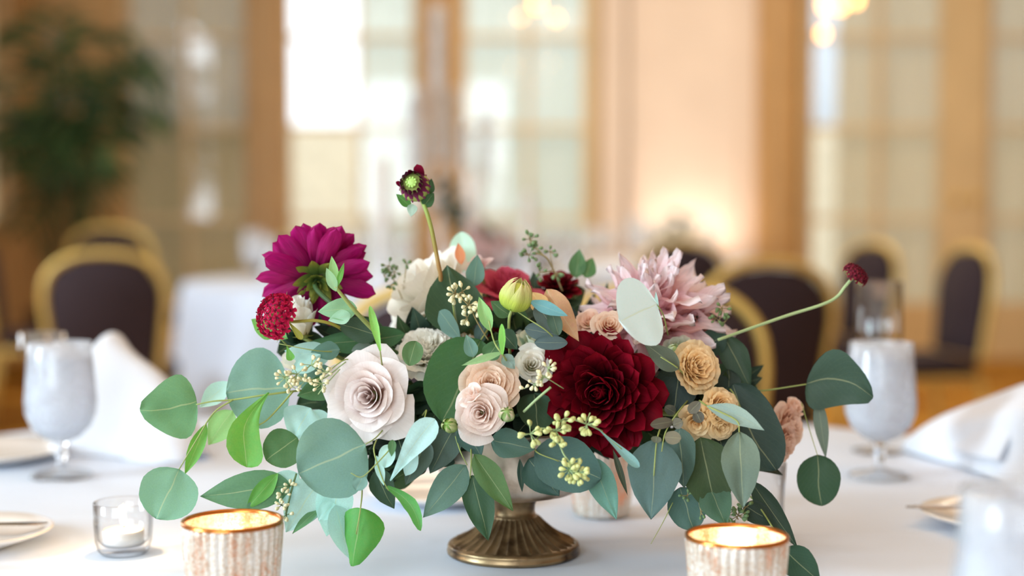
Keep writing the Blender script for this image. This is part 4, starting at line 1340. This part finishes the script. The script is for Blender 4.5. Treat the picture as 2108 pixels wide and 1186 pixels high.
def dpetal_mesh(nm, mat, W, cup, tipk, curl, seed, nu=8, nv=10, roll_in=0.0, wav=.03):
    """unit petal along +Y with upper face +Z"""
    V = []; U = []; Fc = []
    for j in range(nv + 1):
        v = j / nv
        if tipk == 'round': wv = (.32 + .68 * math.sin(min(1, v / .62) * PI / 2)) * (1 if v < .62 else math.sqrt(max(0, 1 - ((v - .62) / .38) ** 2.4)))
        elif tipk == 'oval': wv = (math.sin(PI * (.1 + .9 * v) ** .9) ** .6 if v < .999 else 0.0)
        else: wv = math.sin(PI * min(1, .12 + v * .88) ** .8) ** .75 if v < .999 else 0.0
        wv = max(wv, .0) * W / 2
        for i in range(nu + 1):
            u = -1 + 2 * i / nu
            a = u * cup
            x = math.sin(a) / max(cup, .01) * wv if cup > .05 else u * wv
            z = (1 - math.cos(a)) / max(cup, .01) * wv * (1 - .3 * v)
            y = v; z += curl * v * v
            z += wav * noise.noise(Vector((u * 2 + seed, v * 3, seed)))
            V.append((x, y, z)); U.append(((u + 1) / 2, v))
    n = nu + 1
    for j in range(nv):
        for i in range(nu):
            s = j * n + i; Fc.append((s, s + 1, s + n + 1, s + n))
    me = bpy.data.meshes.new(nm); me.from_pydata(V, [], Fc); me.shade_smooth()
    uvl = me.uv_layers.new(name='UVMap'); li = np.empty(len(me.loops), dtype=np.int32); me.loops.foreach_get('vertex_index', li)
    uvl.data.foreach_set('uv', np.asarray(U, dtype=np.float32)[li].ravel())
    me.materials.append(mat); return me


def dahlia(px, py, Y, rpx, axis, label, meshes, n, th0, th1, lmin, seed, jit=.06, spin=0, core=.12, lpow=.7, sx=1.0, sy=1.0, wgrow=0.0, stem_=True, thp=1.0):
    R = rpx * Y / F; c = at(px, py, Y); ax = Vector(axis).normalized()
    t = empty('dahlia', c - ax * R * .3, label, 'dahlia'); A = axis_frame(c - ax * R * .3, ax, spin); rr = random.Random(seed)
    S = Matrix.Diagonal((sx, sy, 1, 1))
    for i in range(n):
        q = (i + .5) / n; th = math.radians(th0 + (th1 - th0) * q ** thp) + rr.gauss(0, jit); ph = i * 2.39996 + rr.gauss(0, jit)
        L = R * (lmin + (1 - lmin) * q ** lpow) * rr.uniform(.93, 1.07)
        d = Vector((math.sin(th) * math.cos(ph), math.sin(th) * math.sin(ph), math.cos(th)))
        nn = Vector((-math.cos(th) * math.cos(ph), -math.cos(th) * math.sin(ph), math.sin(th)))
        nn = Matrix.Rotation(rr.gauss(0, jit * 2), 3, d) @ nn
        x = d.cross(nn)
        m = Matrix((x, d, nn)).transposed().to_4x4()
        o0 = d * R * core * .6 + Vector((0, 0, R * core * (1 - q)))
        k = 1 + wgrow * q
        P = A @ S @ Matrix.Translation(o0) @ m @ Matrix.Diagonal((L * k, L, L, 1))
        inst('petal', meshes[rr.randrange(len(meshes))], t, P)
    if stem_:
        MB().tube([c - ax * R * .3, c - ax * R * .6 + (ROOT - c) * .2, ROOT], .0022, 7, 5).build('stem', STEM, t)
    return t, A, R


# petal materials
PM_CREAM = petal_mat('cream blush petal', (252, 244, 242), (250, 232, 226), (240, 196, 176), .38, .03)
PM_WHITE = petal_mat('white rose petal', (252, 250, 242), (250, 246, 232), (240, 230, 194), .35, .03)
PM_BLUSH = petal_mat('blush spray petal', (254, 242, 236), (252, 226, 212), (244, 180, 142), .38, .04)
PM_PEACH = petal_mat('peach spray petal', (252, 232, 214), (250, 208, 176), (238, 150, 98), .38, .05)
PM_PCH2 = petal_mat('yellow peach petal', (255, 232, 188), (253, 222, 172), (242, 204, 138), .38, .05)
PM_PCH3 = petal_mat('soft peach petal', (250, 222, 204), (246, 210, 188), (230, 176, 140), .38, .05)
PM_BURG = petal_mat('burgundy petal', (142, 14, 36), (66, 3, 14), (9, 0, 3), .14, .12, .4)  # near-black base and lighter rim paint shade gaps and highlights into the petals
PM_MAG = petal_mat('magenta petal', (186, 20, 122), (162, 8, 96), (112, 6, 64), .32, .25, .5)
PM_PINK = petal_mat('pale pink petal', (255, 242, 244), (250, 212, 218), (232, 154, 158), .38, .14)
PM_CORAL = petal_mat('coral pink petal', (214, 92, 122), (200, 62, 92), (160, 44, 66), .3, .15)
PM_CRIM = petal_mat('crimson floret', (214, 24, 88), (190, 14, 70), (96, 8, 38), .2, .2)
PM_GRN = petal_mat('green white petal', (228, 236, 220), (206, 224, 196), (160, 190, 130), .3, .1)

# ---- the roses and dahlias
rose(753, 816, 1.215, 84, (-.14, -1, .14), 'large cream blush rose facing forward at the left centre', PM_CREAM, 26, .03, 1.25, 1.05, .4, 5, point=1.1)
rose(866, 590, 1.338, 112, (-.62, -.30, .55), 'white rose leaning up left behind the tall bud stem', PM_WHITE, 22, .016, 1.0, 1.15, .3, 8, point=.9)
rose(1012, 783, 1.20, 61, (.1, -1, .5), 'peach centred spray rose, upper of the two open ones', PM_PEACH, 30, .06, .8, .8, 1, 11, name='spray_rose')
rose(986, 852, 1.185, 56, (-.1, -1, .1), 'pale blush spray rose, lower of the two open ones', PM_BLUSH, 24, .05, .9, .85, 2, 12, name='spray_rose')
rose(966, 808, 1.19, 28, (-.5, -.7, .6), 'loose pale petals curling left between the two spray roses', PM_BLUSH, 7, .05, .8, 1.0, 2, 13, name='spray_rose')
rose(1096, 748, 1.235, 42, (.1, -1, .35), 'small creamy spray rose left of the burgundy dahlia', PM_WHITE, 20, .05, .7, 1.0, 0, 14, name='spray_rose')
rose(876, 702, 1.262, 64, (-.15, -.7, .9), 'ruffled white carnation above the round green leaf', PM_WHITE, 34, .12, .9, .9, 0, 15, name='carnation', cat='carnation', point=0)
rose(942, 694, 1.285, 46, (.1, -.4, 1), 'smaller ruffled white carnation beside the big dark leaf', PM_WHITE, 24, .12, .9, .9, 1, 16, name='carnation', cat='carnation', point=0)
rose(620, 658, 1.27, 40, (-.1, -.25, 1), 'narrow white rosebud right of the crimson scabiosa', PM_WHITE, 14, .03, .35, 2.0, 0, 17, name='rosebud')
rose(605, 745, 1.28, 34, (-.4, -.3, .6), 'white rosebud below the narrow one at the left', PM_WHITE, 12, .03, .4, 1.5, 0, 18, name='rosebud')
rose(1256, 664, 1.235, 34, (.1, -1, .6), 'small peach rose above the burgundy dahlia', PM_PEACH, 18, .05, .8, .9, 0, 19, name='spray_rose')
rose(1210, 655, 1.26, 30, (-.2, -.8, .6), 'small peach bloom left of the small peach rose', PM_PCH3, 14, .05, .8, .9, 0, 20, name='spray_rose')
rose(1105, 688, 1.265, 44, (.3, -.5, 1), 'greenish white bloom under the grey round leaves', PM_GRN, 12, .08, 1.0, .8, 0, 21, name='lisianthus', cat='lisianthus')
rose(1440, 752, 1.225, 52, (.35, -.8, .3), 'yellow peach carnation, topmost of the cluster on the right', PM_PCH2, 30, .09, .8, 1.0, 0, 22, name='carnation', cat='carnation', point=0, squash=1.05)
rose(1492, 836, 1.215, 42, (.4, -.8, .2), 'yellow peach carnation, right one of the lower cluster', PM_PCH2, 24, .09, .8, 1.0, 0, 23, name='carnation', cat='carnation', point=0)
rose(1488, 880, 1.215, 38, (.2, -.9, -.4), 'yellow peach carnation, lowest of the cluster', PM_PCH2, 20, .07, .8, 1.0, 2, 24, name='carnation', cat='carnation', point=0)
rose(1432, 878, 1.215, 42, (-.2, -.9, -.3), 'yellow peach bloom below the little brown leaves', PM_PCH2, 14, .04, .9, .8, 1, 25, name='carnation', cat='carnation', point=.6)
rose(1395, 705, 1.26, 34, (-.1, -.6, .8), 'small green white bloom above the grey leaf', PM_GRN, 12, .08, .9, .9, 0, 26, name='lisianthus', cat='lisianthus')
rose(1640, 870, 1.29, 44, (.8, -.7, .3), 'soft peach rose at the right, top of its cluster', PM_PCH3, 20, .05, .9, .9, 0, 27)
rose(1628, 918, 1.28, 40, (.8, -.7, -.2), 'soft peach rose at the right, middle of its cluster', PM_PCH3, 18, .05, .9, .9, 1, 28)
rose(1604, 945, 1.275, 32, (.5, -.8, -.5), 'soft peach rose at the right, lowest of its cluster', PM_PCH3, 14, .05, .9, .9, 2, 29)
rose(1635, 838, 1.30, 26, (.5, -.6, .6), 'half closed peach bud under the right branch', PM_PCH3, 12, .05, .4, 1.4, 2, 30, name='rosebud')
rose(1045, 575, 1.345, 66, (.1, -.35, 1), 'coral pink bloom with pointed petals behind the green bud', PM_CORAL, 14, .06, 1.3, 1.1, 0, 31, name='coral_bloom', cat='flower', point=1.4)
rose(985, 535, 1.36, 26, (-.2, -.4, 1), 'small pink petals left of the coral bloom', PM_PINK, 8, .06, 1.3, 1.1, 0, 32, name='coral_bloom', cat='flower', point=1.4)
rose(1465, 660, 1.30, 34, (.7, -.5, .3), 'dusty rose hydrangea florets at the right of the pink dahlia', petal_mat('dusty rose petal', (206, 150, 148), (190, 126, 128), (140, 80, 84), .3, .1), 12, .12, 1.2, .7, 0, 33, name='dusty_bloom', cat='flower', point=.8)

BM = [dpetal_mesh('burgundy_petal', PM_BURG, w_, cp, 'round', cl, s) for w_, cp, cl, s in ((.70, 1.4, .26, 1), (.62, 1.5, .34, 2), (.76, 1.25, .20, 3))]
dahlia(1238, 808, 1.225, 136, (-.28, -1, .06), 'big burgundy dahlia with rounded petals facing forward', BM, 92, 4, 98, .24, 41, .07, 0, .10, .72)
BM2 = [dpetal_mesh('wine_petal', PM_BURG, .6, 1.0, 'round', .1, s) for s in (4, 5)]
dahlia(1150, 585, 1.36, 50, (0, -.5, 1), 'dark wine coloured bloom at the back left of the pink dahlia', BM2, 50, 5, 95, .3, 42)
dahlia(1035, 690, 1.30, 42, (0, -.7, .7), 'shadowed burgundy bloom behind the lime sprig', BM2, 36, 5, 95, .3, 47)
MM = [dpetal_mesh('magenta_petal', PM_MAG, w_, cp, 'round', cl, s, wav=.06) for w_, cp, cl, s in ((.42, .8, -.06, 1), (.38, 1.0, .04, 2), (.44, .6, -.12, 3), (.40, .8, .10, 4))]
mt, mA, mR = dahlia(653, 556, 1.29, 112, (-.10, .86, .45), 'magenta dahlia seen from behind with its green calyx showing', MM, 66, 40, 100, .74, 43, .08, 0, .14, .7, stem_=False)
# calyx of the magenta dahlia, seen from behind
CM = [dpetal_mesh('bract', petal_mat('green bract', (150, 150, 60), (96, 120, 50), (44, 74, 40), .2, .1), .5, .4, 'point', -.15, s) for s in (1, 2)]
rr = random.Random(2)
for ring, (nb, th, L) in enumerate(((9, 100, .50), (8, 128, .34), (6, 148, .22))):
    for k in range(nb):
        ph = k * 2 * PI / nb + ring * .4; thr = math.radians(th) + rr.gauss(0, .08)
        d = Vector((math.sin(thr) * math.cos(ph), math.sin(thr) * math.sin(ph), math.cos(thr)))
        nn = Vector((-math.cos(thr) * math.cos(ph), -math.cos(thr) * math.sin(ph), math.sin(thr)))
        m = Matrix((d.cross(nn), d, nn)).transposed().to_4x4()
        inst('bract', CM[k % 2], mt, mA @ Matrix.Translation((0, 0, -.06 * mR * ring)) @ m @ Matrix.Scale(L * mR, 4))
p0 = mA @ Vector((0, 0, -.05 * mR)); p1 = mA @ Vector((0, 0, -.4 * mR))
MB().tube([p0, p1, at(700, 640, 1.24), at(770, 700, 1.26), ROOT], .0022, 8, 6).build('stem', plain('dark green stem', (60, 90, 50), .5), mt)
PK = [dpetal_mesh('pink_petal', PM_PINK, w_, cp, 'point', cl, s, wav=.16, nv=12) for w_, cp, cl, s in ((.46, .9, .12, 1), (.52, .7, -.12, 2), (.42, 1.2, .2, 3), (.50, .8, -.2, 4))]
dahlia(1338, 620, 1.30, 168, (-.10, -.45, .8), 'large pale pink dahlia with ragged pointed petals', PK, 66, 6, 108, .44, 44, .14, 0, .12, .6)

# ------------------------------------------------------------------ scabiosa heads
def scabiosa(px, py, Y, rpx, axis, label, mat, dark, n, seed, stem_pts, sr=.0011, smat=None):
    R = rpx * Y / F; c = at(px, py, Y); ax = Vector(axis).normalized(); t = empty('scabiosa', c, label, 'scabiosa')
    A = axis_frame(c, ax); rr = random.Random(seed); V = []; U = []; Fc = []; D = MB()
    MB().ball(c, R * .55, ax, .6, 12, 8).build('flower_base', STEM, t)
    for i in range(n):
        q = (i + .5) / n; th = q ** .6 * 1.75; ph = i * 2.39996
        d = Vector((math.sin(th) * math.cos(ph), math.sin(th) * math.sin(ph), math.cos(th) * .62))
        P = d * R * (.8 + .2 * q); fr_ = axis_frame(P, d + Vector((0, 0, .2)), rr.uniform(0, 6))
        s = R * (.17 + .15 * q)
        for k in range(5):
            a = k * 2 * PI / 5; n0 = len(V)
            for (x, y, z, u_, v_) in ((0, 0, 0, .5, 0), (.35, -.3, .35, 0, .5), (1.0, -.34, .3, 0, 1), (1.25, 0, .15, .5, 1), (1.0, .34, .3, 1, 1), (.35, .3, .35, 1, .5)):
                X = x * math.cos(a) - y * math.sin(a); Yy = x * math.sin(a) + y * math.cos(a)
                V.append(A @ fr_ @ Vector((X * s, Yy * s, z * s))); U.append((u_, v_))
            Fc += [(n0, n0 + 1, n0 + 2, n0 + 3), (n0, n0 + 3, n0 + 4, n0 + 5)]
        if q < .5:
            D.tube([A @ P, A @ (P + d * R * .22)], R * .012, 4, 1); D.ball(A @ (P + d * R * .24), R * .035, nu=5, nv=4)
    o = mk('florets', V, Fc, mat, t, uvs=U, M=Matrix.Identity(4)); o['kind'] = 'stuff'
    d_ = D.build('stamens', dark, t); d_['kind'] = 'stuff'
    g = MB()
    for k in range(9):
        a = k * 2 * PI / 9; e = A @ Vector((math.cos(a) * R * 1.25, math.sin(a) * R * 1.25, -R * .25)); b = A @ Vector((math.cos(a) * R * .3, math.sin(a) * R * .3, -R * .35))
        g.tube([b, (b + e) / 2 + ax * -R * .05, e], lambda q: R * .05 * (1.1 - q), 5, 3)
    g.build('sepals', STEM, t)
    MB().tube([c - ax * R * .3] + [at(*s) for s in stem_pts], sr, 7, 8).build('stem', smat or STEM, t)
    return t


OLIVE = plain('olive stem', (158, 152, 62), .5); PALEST = plain('pale green stem', (168, 192, 138), .5)
DKR = plain('dark stamen', (70, 24, 40), .6)
scabiosa(566, 650, 1.225, 44, (-.62, -.7, .25), 'crimson scabiosa head at the left under the magenta dahlia', PM_CRIM, DKR, 46, 51,
         [(600, 662, 1.235), (650, 660, 1.23), (690, 670, 1.235), (720, 690, 1.25)], .0014, OLIVE)
scabiosa(1762, 564, 1.285, 26, (.55, -.35, .75), 'small dark red scabiosa on the long stem reaching right', petal_mat('dark scabiosa', (132, 24, 48), (104, 14, 36), (60, 8, 22), .15, .2), DKR, 40, 52,
         [(1740, 590, 1.285), (1722, 612, 1.285), (1690, 628, 1.283), (1620, 650, 1.28), (1540, 678, 1.27), (1478, 700, 1.26)], .0014, PALEST)
branch('olive pointed bract below the crimson scabiosa', [(592, 660, 1.222, 622, 698, 1.218, 14, 'obov', (150, 150, 60), {})], [], 'bract_leaf', 'leaf')
branch('light green leaves peeking out left of the crimson scabiosa', [(570, 690, 1.26, 518, 658, 1.25, 44, 'ovate', (112, 176, 96), {}), (560, 680, 1.262, 590, 696, 1.25, 30, 'ovate', (112, 176, 96), {})],
       [([(600, 720, 1.27), (570, 690, 1.262)], .0008)], 'leafy_sprig', 'leafy sprig')

# ------------------------------------------------------------------ buds
def bud_flower():
    Y = 1.265; c = at(854, 384, Y); R = 37 * Y / F; ax = Vector((-.15, -.9, .25)).normalized()
    t = empty('dahlia_bud', c, 'half opened purple dahlia bud on the tallest upright stem', 'dahlia bud')
    A = axis_frame(c, ax)
    MB().ball(c, R * .86, ax, .9, 20, 14).build('bud_body', petal_mat('bud pale green', (200, 214, 140), (196, 206, 130), (170, 190, 100), .15, .05), t)
    PMD = petal_mat('dark purple petal', (76, 10, 40), (132, 40, 96), (150, 70, 120), .15, .25)
    rr = random.Random(5)
    me = [dpetal_mesh('bud_petal', PMD, .34, 1.0, 'round', -.1, s, 6, 8) for s in (1, 2)]
    for ring, (nb, rad, L) in enumerate(((15, .92, .62), (13, .70, .46))):
        for k in range(nb):
            ph = k * 2 * PI / nb + ring * .2; out = rad * R
            p = Vector((math.cos(ph) * out, math.sin(ph) * out, -.05 * R + ring * .3 * R))
            d = Vector((-math.cos(ph) * .38, -math.sin(ph) * .38, 1)).normalized(); nn = Vector((-math.cos(ph), -math.sin(ph), -.38)).normalized()
            m = Matrix((d.cross(nn), d, nn)).transposed().to_4x4()
            inst('petal', me[k % 2], t, A @ Matrix.Translation(p) @ m @ Matrix.Scale(L * R * rr.uniform(1.5, 1.9), 4))
    cc = A @ Vector((0, 0, R * .78)); g = MB()
    g.ball(cc, R * .30, ax, .5, 14, 8)
    for k in range(10):
        a = k * 2 * PI / 10; g.ball(A @ Vector((math.cos(a) * R * .26, math.sin(a) * R * .26, R * .84)), R * .09, ax, 1, 6, 5)
    g.build('bud_centre', plain('fresh green', (168, 206, 110), .5), t)
    for (bx, by, tx, ty, w_, col) in ((845, 425, 816, 400, 20, (70, 120, 60)), (872, 425, 893, 398, 26, (44, 78, 42)), (885, 400, 888, 368, 18, (46, 76, 44)), (850, 420, 846, 445, 22, (176, 206, 190))):
        leaf(t, bx, by, Y, tx, ty, Y - .005, w_, 'ovate', col)
    for (bx, by, tx, ty, w_) in ((868, 372, 858, 338, 20), (852, 362, 840, 350, 14), (832, 385, 815, 374, 13)):
        a = at(bx, by, Y); b = at(tx, ty, Y - .01); M, L = frame_from(a, b)
        inst('petal', dpetal_mesh('top_petal', petal_mat('wine petal', (150, 14, 60), (110, 10, 44), (60, 6, 24), .2, .1), w_ / 36, .7, 'round', 0, tx), t, M @ Matrix.Scale(L, 4))
    m, nt, b, o = nodes('tall stem'); tc = nt.nodes.new('ShaderNodeTexCoord'); sp = nt.nodes.new('ShaderNodeSeparateXYZ'); nt.links.new(tc.outputs['Generated'], sp.inputs[0])
    r = ramp(nt, sp.outputs['Z'], [(0, lin((150, 104, 70))), (.7, lin((158, 120, 66))), (1, lin((140, 176, 80)))]); nt.links.new(r.outputs[0], b.inputs['Base Color'])
    MB().tube([c + Vector((.004, .004, -R * .5)), at(876, 430, Y), at(888, 470, Y), at(898, 520, Y + .003), at(906, 560, Y + .005), at(925, 640, 1.29), ROOT], .0019, 9, 8).build('stem', m, t)


bud_flower()


def wrapped_bud(px, py, Y, rpx, axis, label, cols, n=9, stretch=1.15, seed=0, tip=None):
    R = rpx * Y / F; c = at(px, py, Y); ax = Vector(axis).normalized(); t = empty('flower_bud', c, label, 'flower bud'); A = axis_frame(c - ax * R * .9, ax)
    rim, mid, base = cols; pm = petal_mat('bud petals', rim, mid, base, .2, .2, .4)
    for i in range(n):
        q = i / (n - 1); phi = i * 2.39996 * 1.0; hw = .75; rho = R * (.86 + .16 * q)

        def fn(u, v):
            a = phi + u * hw * math.sin(min(1, .15 + v * .9) * PI) ** .7 * (1 - .35 * v)
            th = v * 2.75; r = rho * math.sin(.18 + th * .98) * (1 + .05 * math.cos(u * 3)); z = R * stretch * (1 - math.cos(th)) * (1.0 + .05 * (1 - q))
            r = max(r, .0006)
            return (r * math.cos(a), r * math.sin(a), z)
        grid_obj('petal', fn, 8, 12, pm, t, A)
    MB().ball(c, R * .8, ax, 1.05, 14, 10).build('bud_core', plain('bud core', mid, .5), t)
    mb = MB()
    for k in range(5):
        a = k * 2 * PI / 5 + .3; d = Vector((math.cos(a), math.sin(a), 0))
        P = [d * R * .2, d * R * .75 + Vector((0, 0, R * .25)), d * R * .98 + Vector((0, 0, R * .7))]; s = Vector((-math.sin(a), math.cos(a), 0)) * R * .2
        mb.add([P[0] - s, P[0] + s, P[1] + s, P[1] - s, P[2]], [(0, 1, 2, 3), (3, 2, 4)])
    mk('sepals', mb.v, mb.f, plain('sepal', (110, 150, 60), .5), t, M=A)
    MB().tube([c - ax * R * .9, c - ax * R * 1.5 + (ROOT - c) * .1, ROOT], .0013, 7, 5).build('stem', STEM, t)
    return t


wrapped_bud(1062, 610, 1.215, 34, (.28, -.35, .9), 'plump lime green dahlia bud at the top centre', ((236, 222, 170), (196, 210, 92), (150, 186, 66)), 11, 1.05)
wrapped_bud(926, 876, 1.18, 17, (-.3, -.9, .3), 'round green rosebud left of the lower blush rose', ((224, 222, 170), (120, 160, 70), (90, 130, 54)), 6)
wrapped_bud(1043, 853, 1.175, 17, (0, -.9, .4), 'green and blush rosebud right of the lower blush rose', ((246, 220, 200), (150, 186, 110), (96, 140, 60)), 6)
wrapped_bud(1385, 722, 1.24, 14, (.3, -.7, .6), 'tiny pale green bud beside the grey leaf', ((226, 236, 206), (170, 200, 140), (110, 150, 80)), 6)

# ------------------------------------------------------------------ seeded eucalyptus
SEED = plain('seed bud', (206, 212, 142), .5, var=.12, scale=200); SEEDP = plain('pale seed bud', (226, 222, 180), .5, var=.1, scale=200); SEEDG = plain('green seed bud', (112, 140, 92), .5, var=.1, scale=200)
def seed_sprig(label, stems, tips, mat, smat=None, br=4.2, seed=0, Yd=.004):
    t = empty('seeded_eucalyptus_sprig', ROOT, label, 'seeded eucalyptus'); rr = random.Random(seed); B = MB(); T = MB()
    for pts, r in stems: T.tube([at(*p) for p in pts], r, 6, 5)
    for px, py, Y, n, spread in tips:
        c = at(px, py, Y)
        for k in range(n):
            a = rr.uniform(0, 2 * PI); dd = Vector((math.cos(a), rr.uniform(-.8, .3), math.sin(a))).normalized()
            L = spread * Y / F * rr.uniform(.55, 1.05); e = c + dd * L
            T.tube([c, e], .00035, 4, 1); B.ball(e, br * Y / F * rr.uniform(.85, 1.15), dd, 1.55, 7, 6, .35)
    T.build('stem', smat or STEMT, t); b = B.build('seed_buds', mat, t); b['kind'] = 'stuff'
    return t


seed_sprig('cream seed cluster hanging in front of the urn bowl, two tiers', [([(1240, 888, 1.18), (1208, 873, 1.168), (1165, 862, 1.165), (1145, 885, 1.163), (1158, 930, 1.16), (1172, 952, 1.158), (1180, 975, 1.156)], .0008), ([(1145, 885, 1.163), (1108, 882, 1.163), (1090, 895, 1.162)], .0006), ([(1172, 952, 1.158), (1196, 943, 1.157)], .0006), ([(1205, 872, 1.166), (1215, 850, 1.166)], .0006)],
           [(1145, 888, 1.162, 13, 24), (1158, 868, 1.163, 8, 20), (1092, 893, 1.162, 12, 24), (1208, 875, 1.163, 12, 24), (1172, 968, 1.156, 16, 22), (1188, 975, 1.155, 14, 24), (1145, 912, 1.16, 8, 18)], SEED, PALEST, 5.0, 1)
seed_sprig('cream seed cluster over the round leaf at the upper left', [([(712, 745, 1.225), (660, 782, 1.218), (610, 778, 1.215), (585, 775, 1.215)], .0006), ([(700, 760, 1.22), (668, 795, 1.214), (655, 812, 1.213)], .0005)],
           [(588, 778, 1.213, 12, 22), (612, 770, 1.213, 12, 22), (640, 752, 1.215, 12, 22), (628, 785, 1.213, 9, 18), (662, 790, 1.212, 10, 18), (670, 765, 1.213, 8, 16), (600, 795, 1.213, 7, 16)], SEEDP, PALEST, 3.5, 2)
seed_sprig('pale seed cluster on the dark toothed leaf', [([(1005, 700, 1.24), (985, 668, 1.232), (965, 630, 1.23), (940, 605, 1.23)], .0006)],
           [(938, 605, 1.228, 12, 20), (952, 600, 1.228, 8, 18), (965, 628, 1.228, 10, 18), (962, 655, 1.228, 9, 16), (980, 640, 1.228, 7, 14)], SEEDP, None, 3.8, 3)
seed_sprig('green seed sprig rising above the coral bloom', [([(1158, 600, 1.34), (1138, 552, 1.335), (1122, 528, 1.33), (1095, 520, 1.33)], .0008), ([(1122, 528, 1.33), (1092, 500, 1.33)], .0005), ([(1140, 555, 1.335), (1130, 560, 1.33), (1112, 562, 1.33)], .0005), ([(1138, 550, 1.335), (1132, 520, 1.33)], .0005)],
           [(1090, 492, 1.33, 9, 16), (1088, 525, 1.33, 9, 16), (1100, 512, 1.33, 6, 14), (1110, 560, 1.33, 8, 16), (1132, 518, 1.33, 5, 14), (1145, 562, 1.33, 6, 14)], SEEDG, None, 3.4, 4)
seed_sprig('small green seed sprig left of the white rose', [([(830, 620, 1.34), (815, 585, 1.34), (800, 555, 1.34)], .0006), ([(830, 600, 1.34), (836, 548, 1.34)], .0005)],
           [(800, 548, 1.34, 8, 16), (790, 568, 1.34, 6, 14), (812, 560, 1.34, 6, 14), (836, 544, 1.34, 4, 10), (806, 585, 1.34, 5, 12)], SEEDG, None, 3.2, 5)
seed_sprig('pale seed cluster between the small cream rose and the burgundy dahlia', [([(1160, 800, 1.2), (1125, 778, 1.175), (1112, 770, 1.172)], .0005)],
           [(1128, 758, 1.17, 9, 16), (1118, 778, 1.17, 9, 16), (1100, 790, 1.172, 5, 14), (1080, 800, 1.175, 3, 10)], SEEDP, PALEST, 3.6, 6)
seed_sprig('green stalk crossing below the small cream rose', [([(1134, 797, 1.17), (1105, 822, 1.172), (1078, 848, 1.178)], .0011)], [], SEEDG, PALEST, 3, 7)
seed_sprig('green seed sprig hanging behind the right votive', [([(1480, 1000, 1.235), (1500, 1040, 1.23), (1520, 1070, 1.225)], .0006), ([(1400, 990, 1.22), (1430, 1010, 1.215), (1445, 1060, 1.21)], .0005)],
           [(1520, 1062, 1.225, 12, 22), (1498, 1060, 1.225, 8, 18), (1415, 1020, 1.21, 5, 14), (1442, 1052, 1.21, 5, 14), (1535, 1045, 1.225, 7, 16)], SEEDG, None, 3.6, 8)
seed_sprig('green seed sprig hanging behind the left votive', [([(610, 975, 1.215), (600, 1010, 1.21), (588, 1060, 1.205)], .0009)],
           [(582, 1018, 1.208, 7, 14), (580, 1040, 1.206, 8, 14), (590, 1060, 1.205, 7, 14), (596, 1000, 1.21, 6, 12)], SEEDP, plain('mid green stem', (96, 124, 84), .6), 3.4, 9)
seed_sprig('green seed stalks among the dusty florets at the right', [([(1450, 690, 1.29), (1480, 660, 1.285), (1488, 630, 1.28)], .0005)],
           [(1487, 635, 1.28, 9, 16), (1475, 655, 1.28, 7, 14), (1495, 660, 1.28, 6, 12)], SEEDG, None, 3.2, 10)
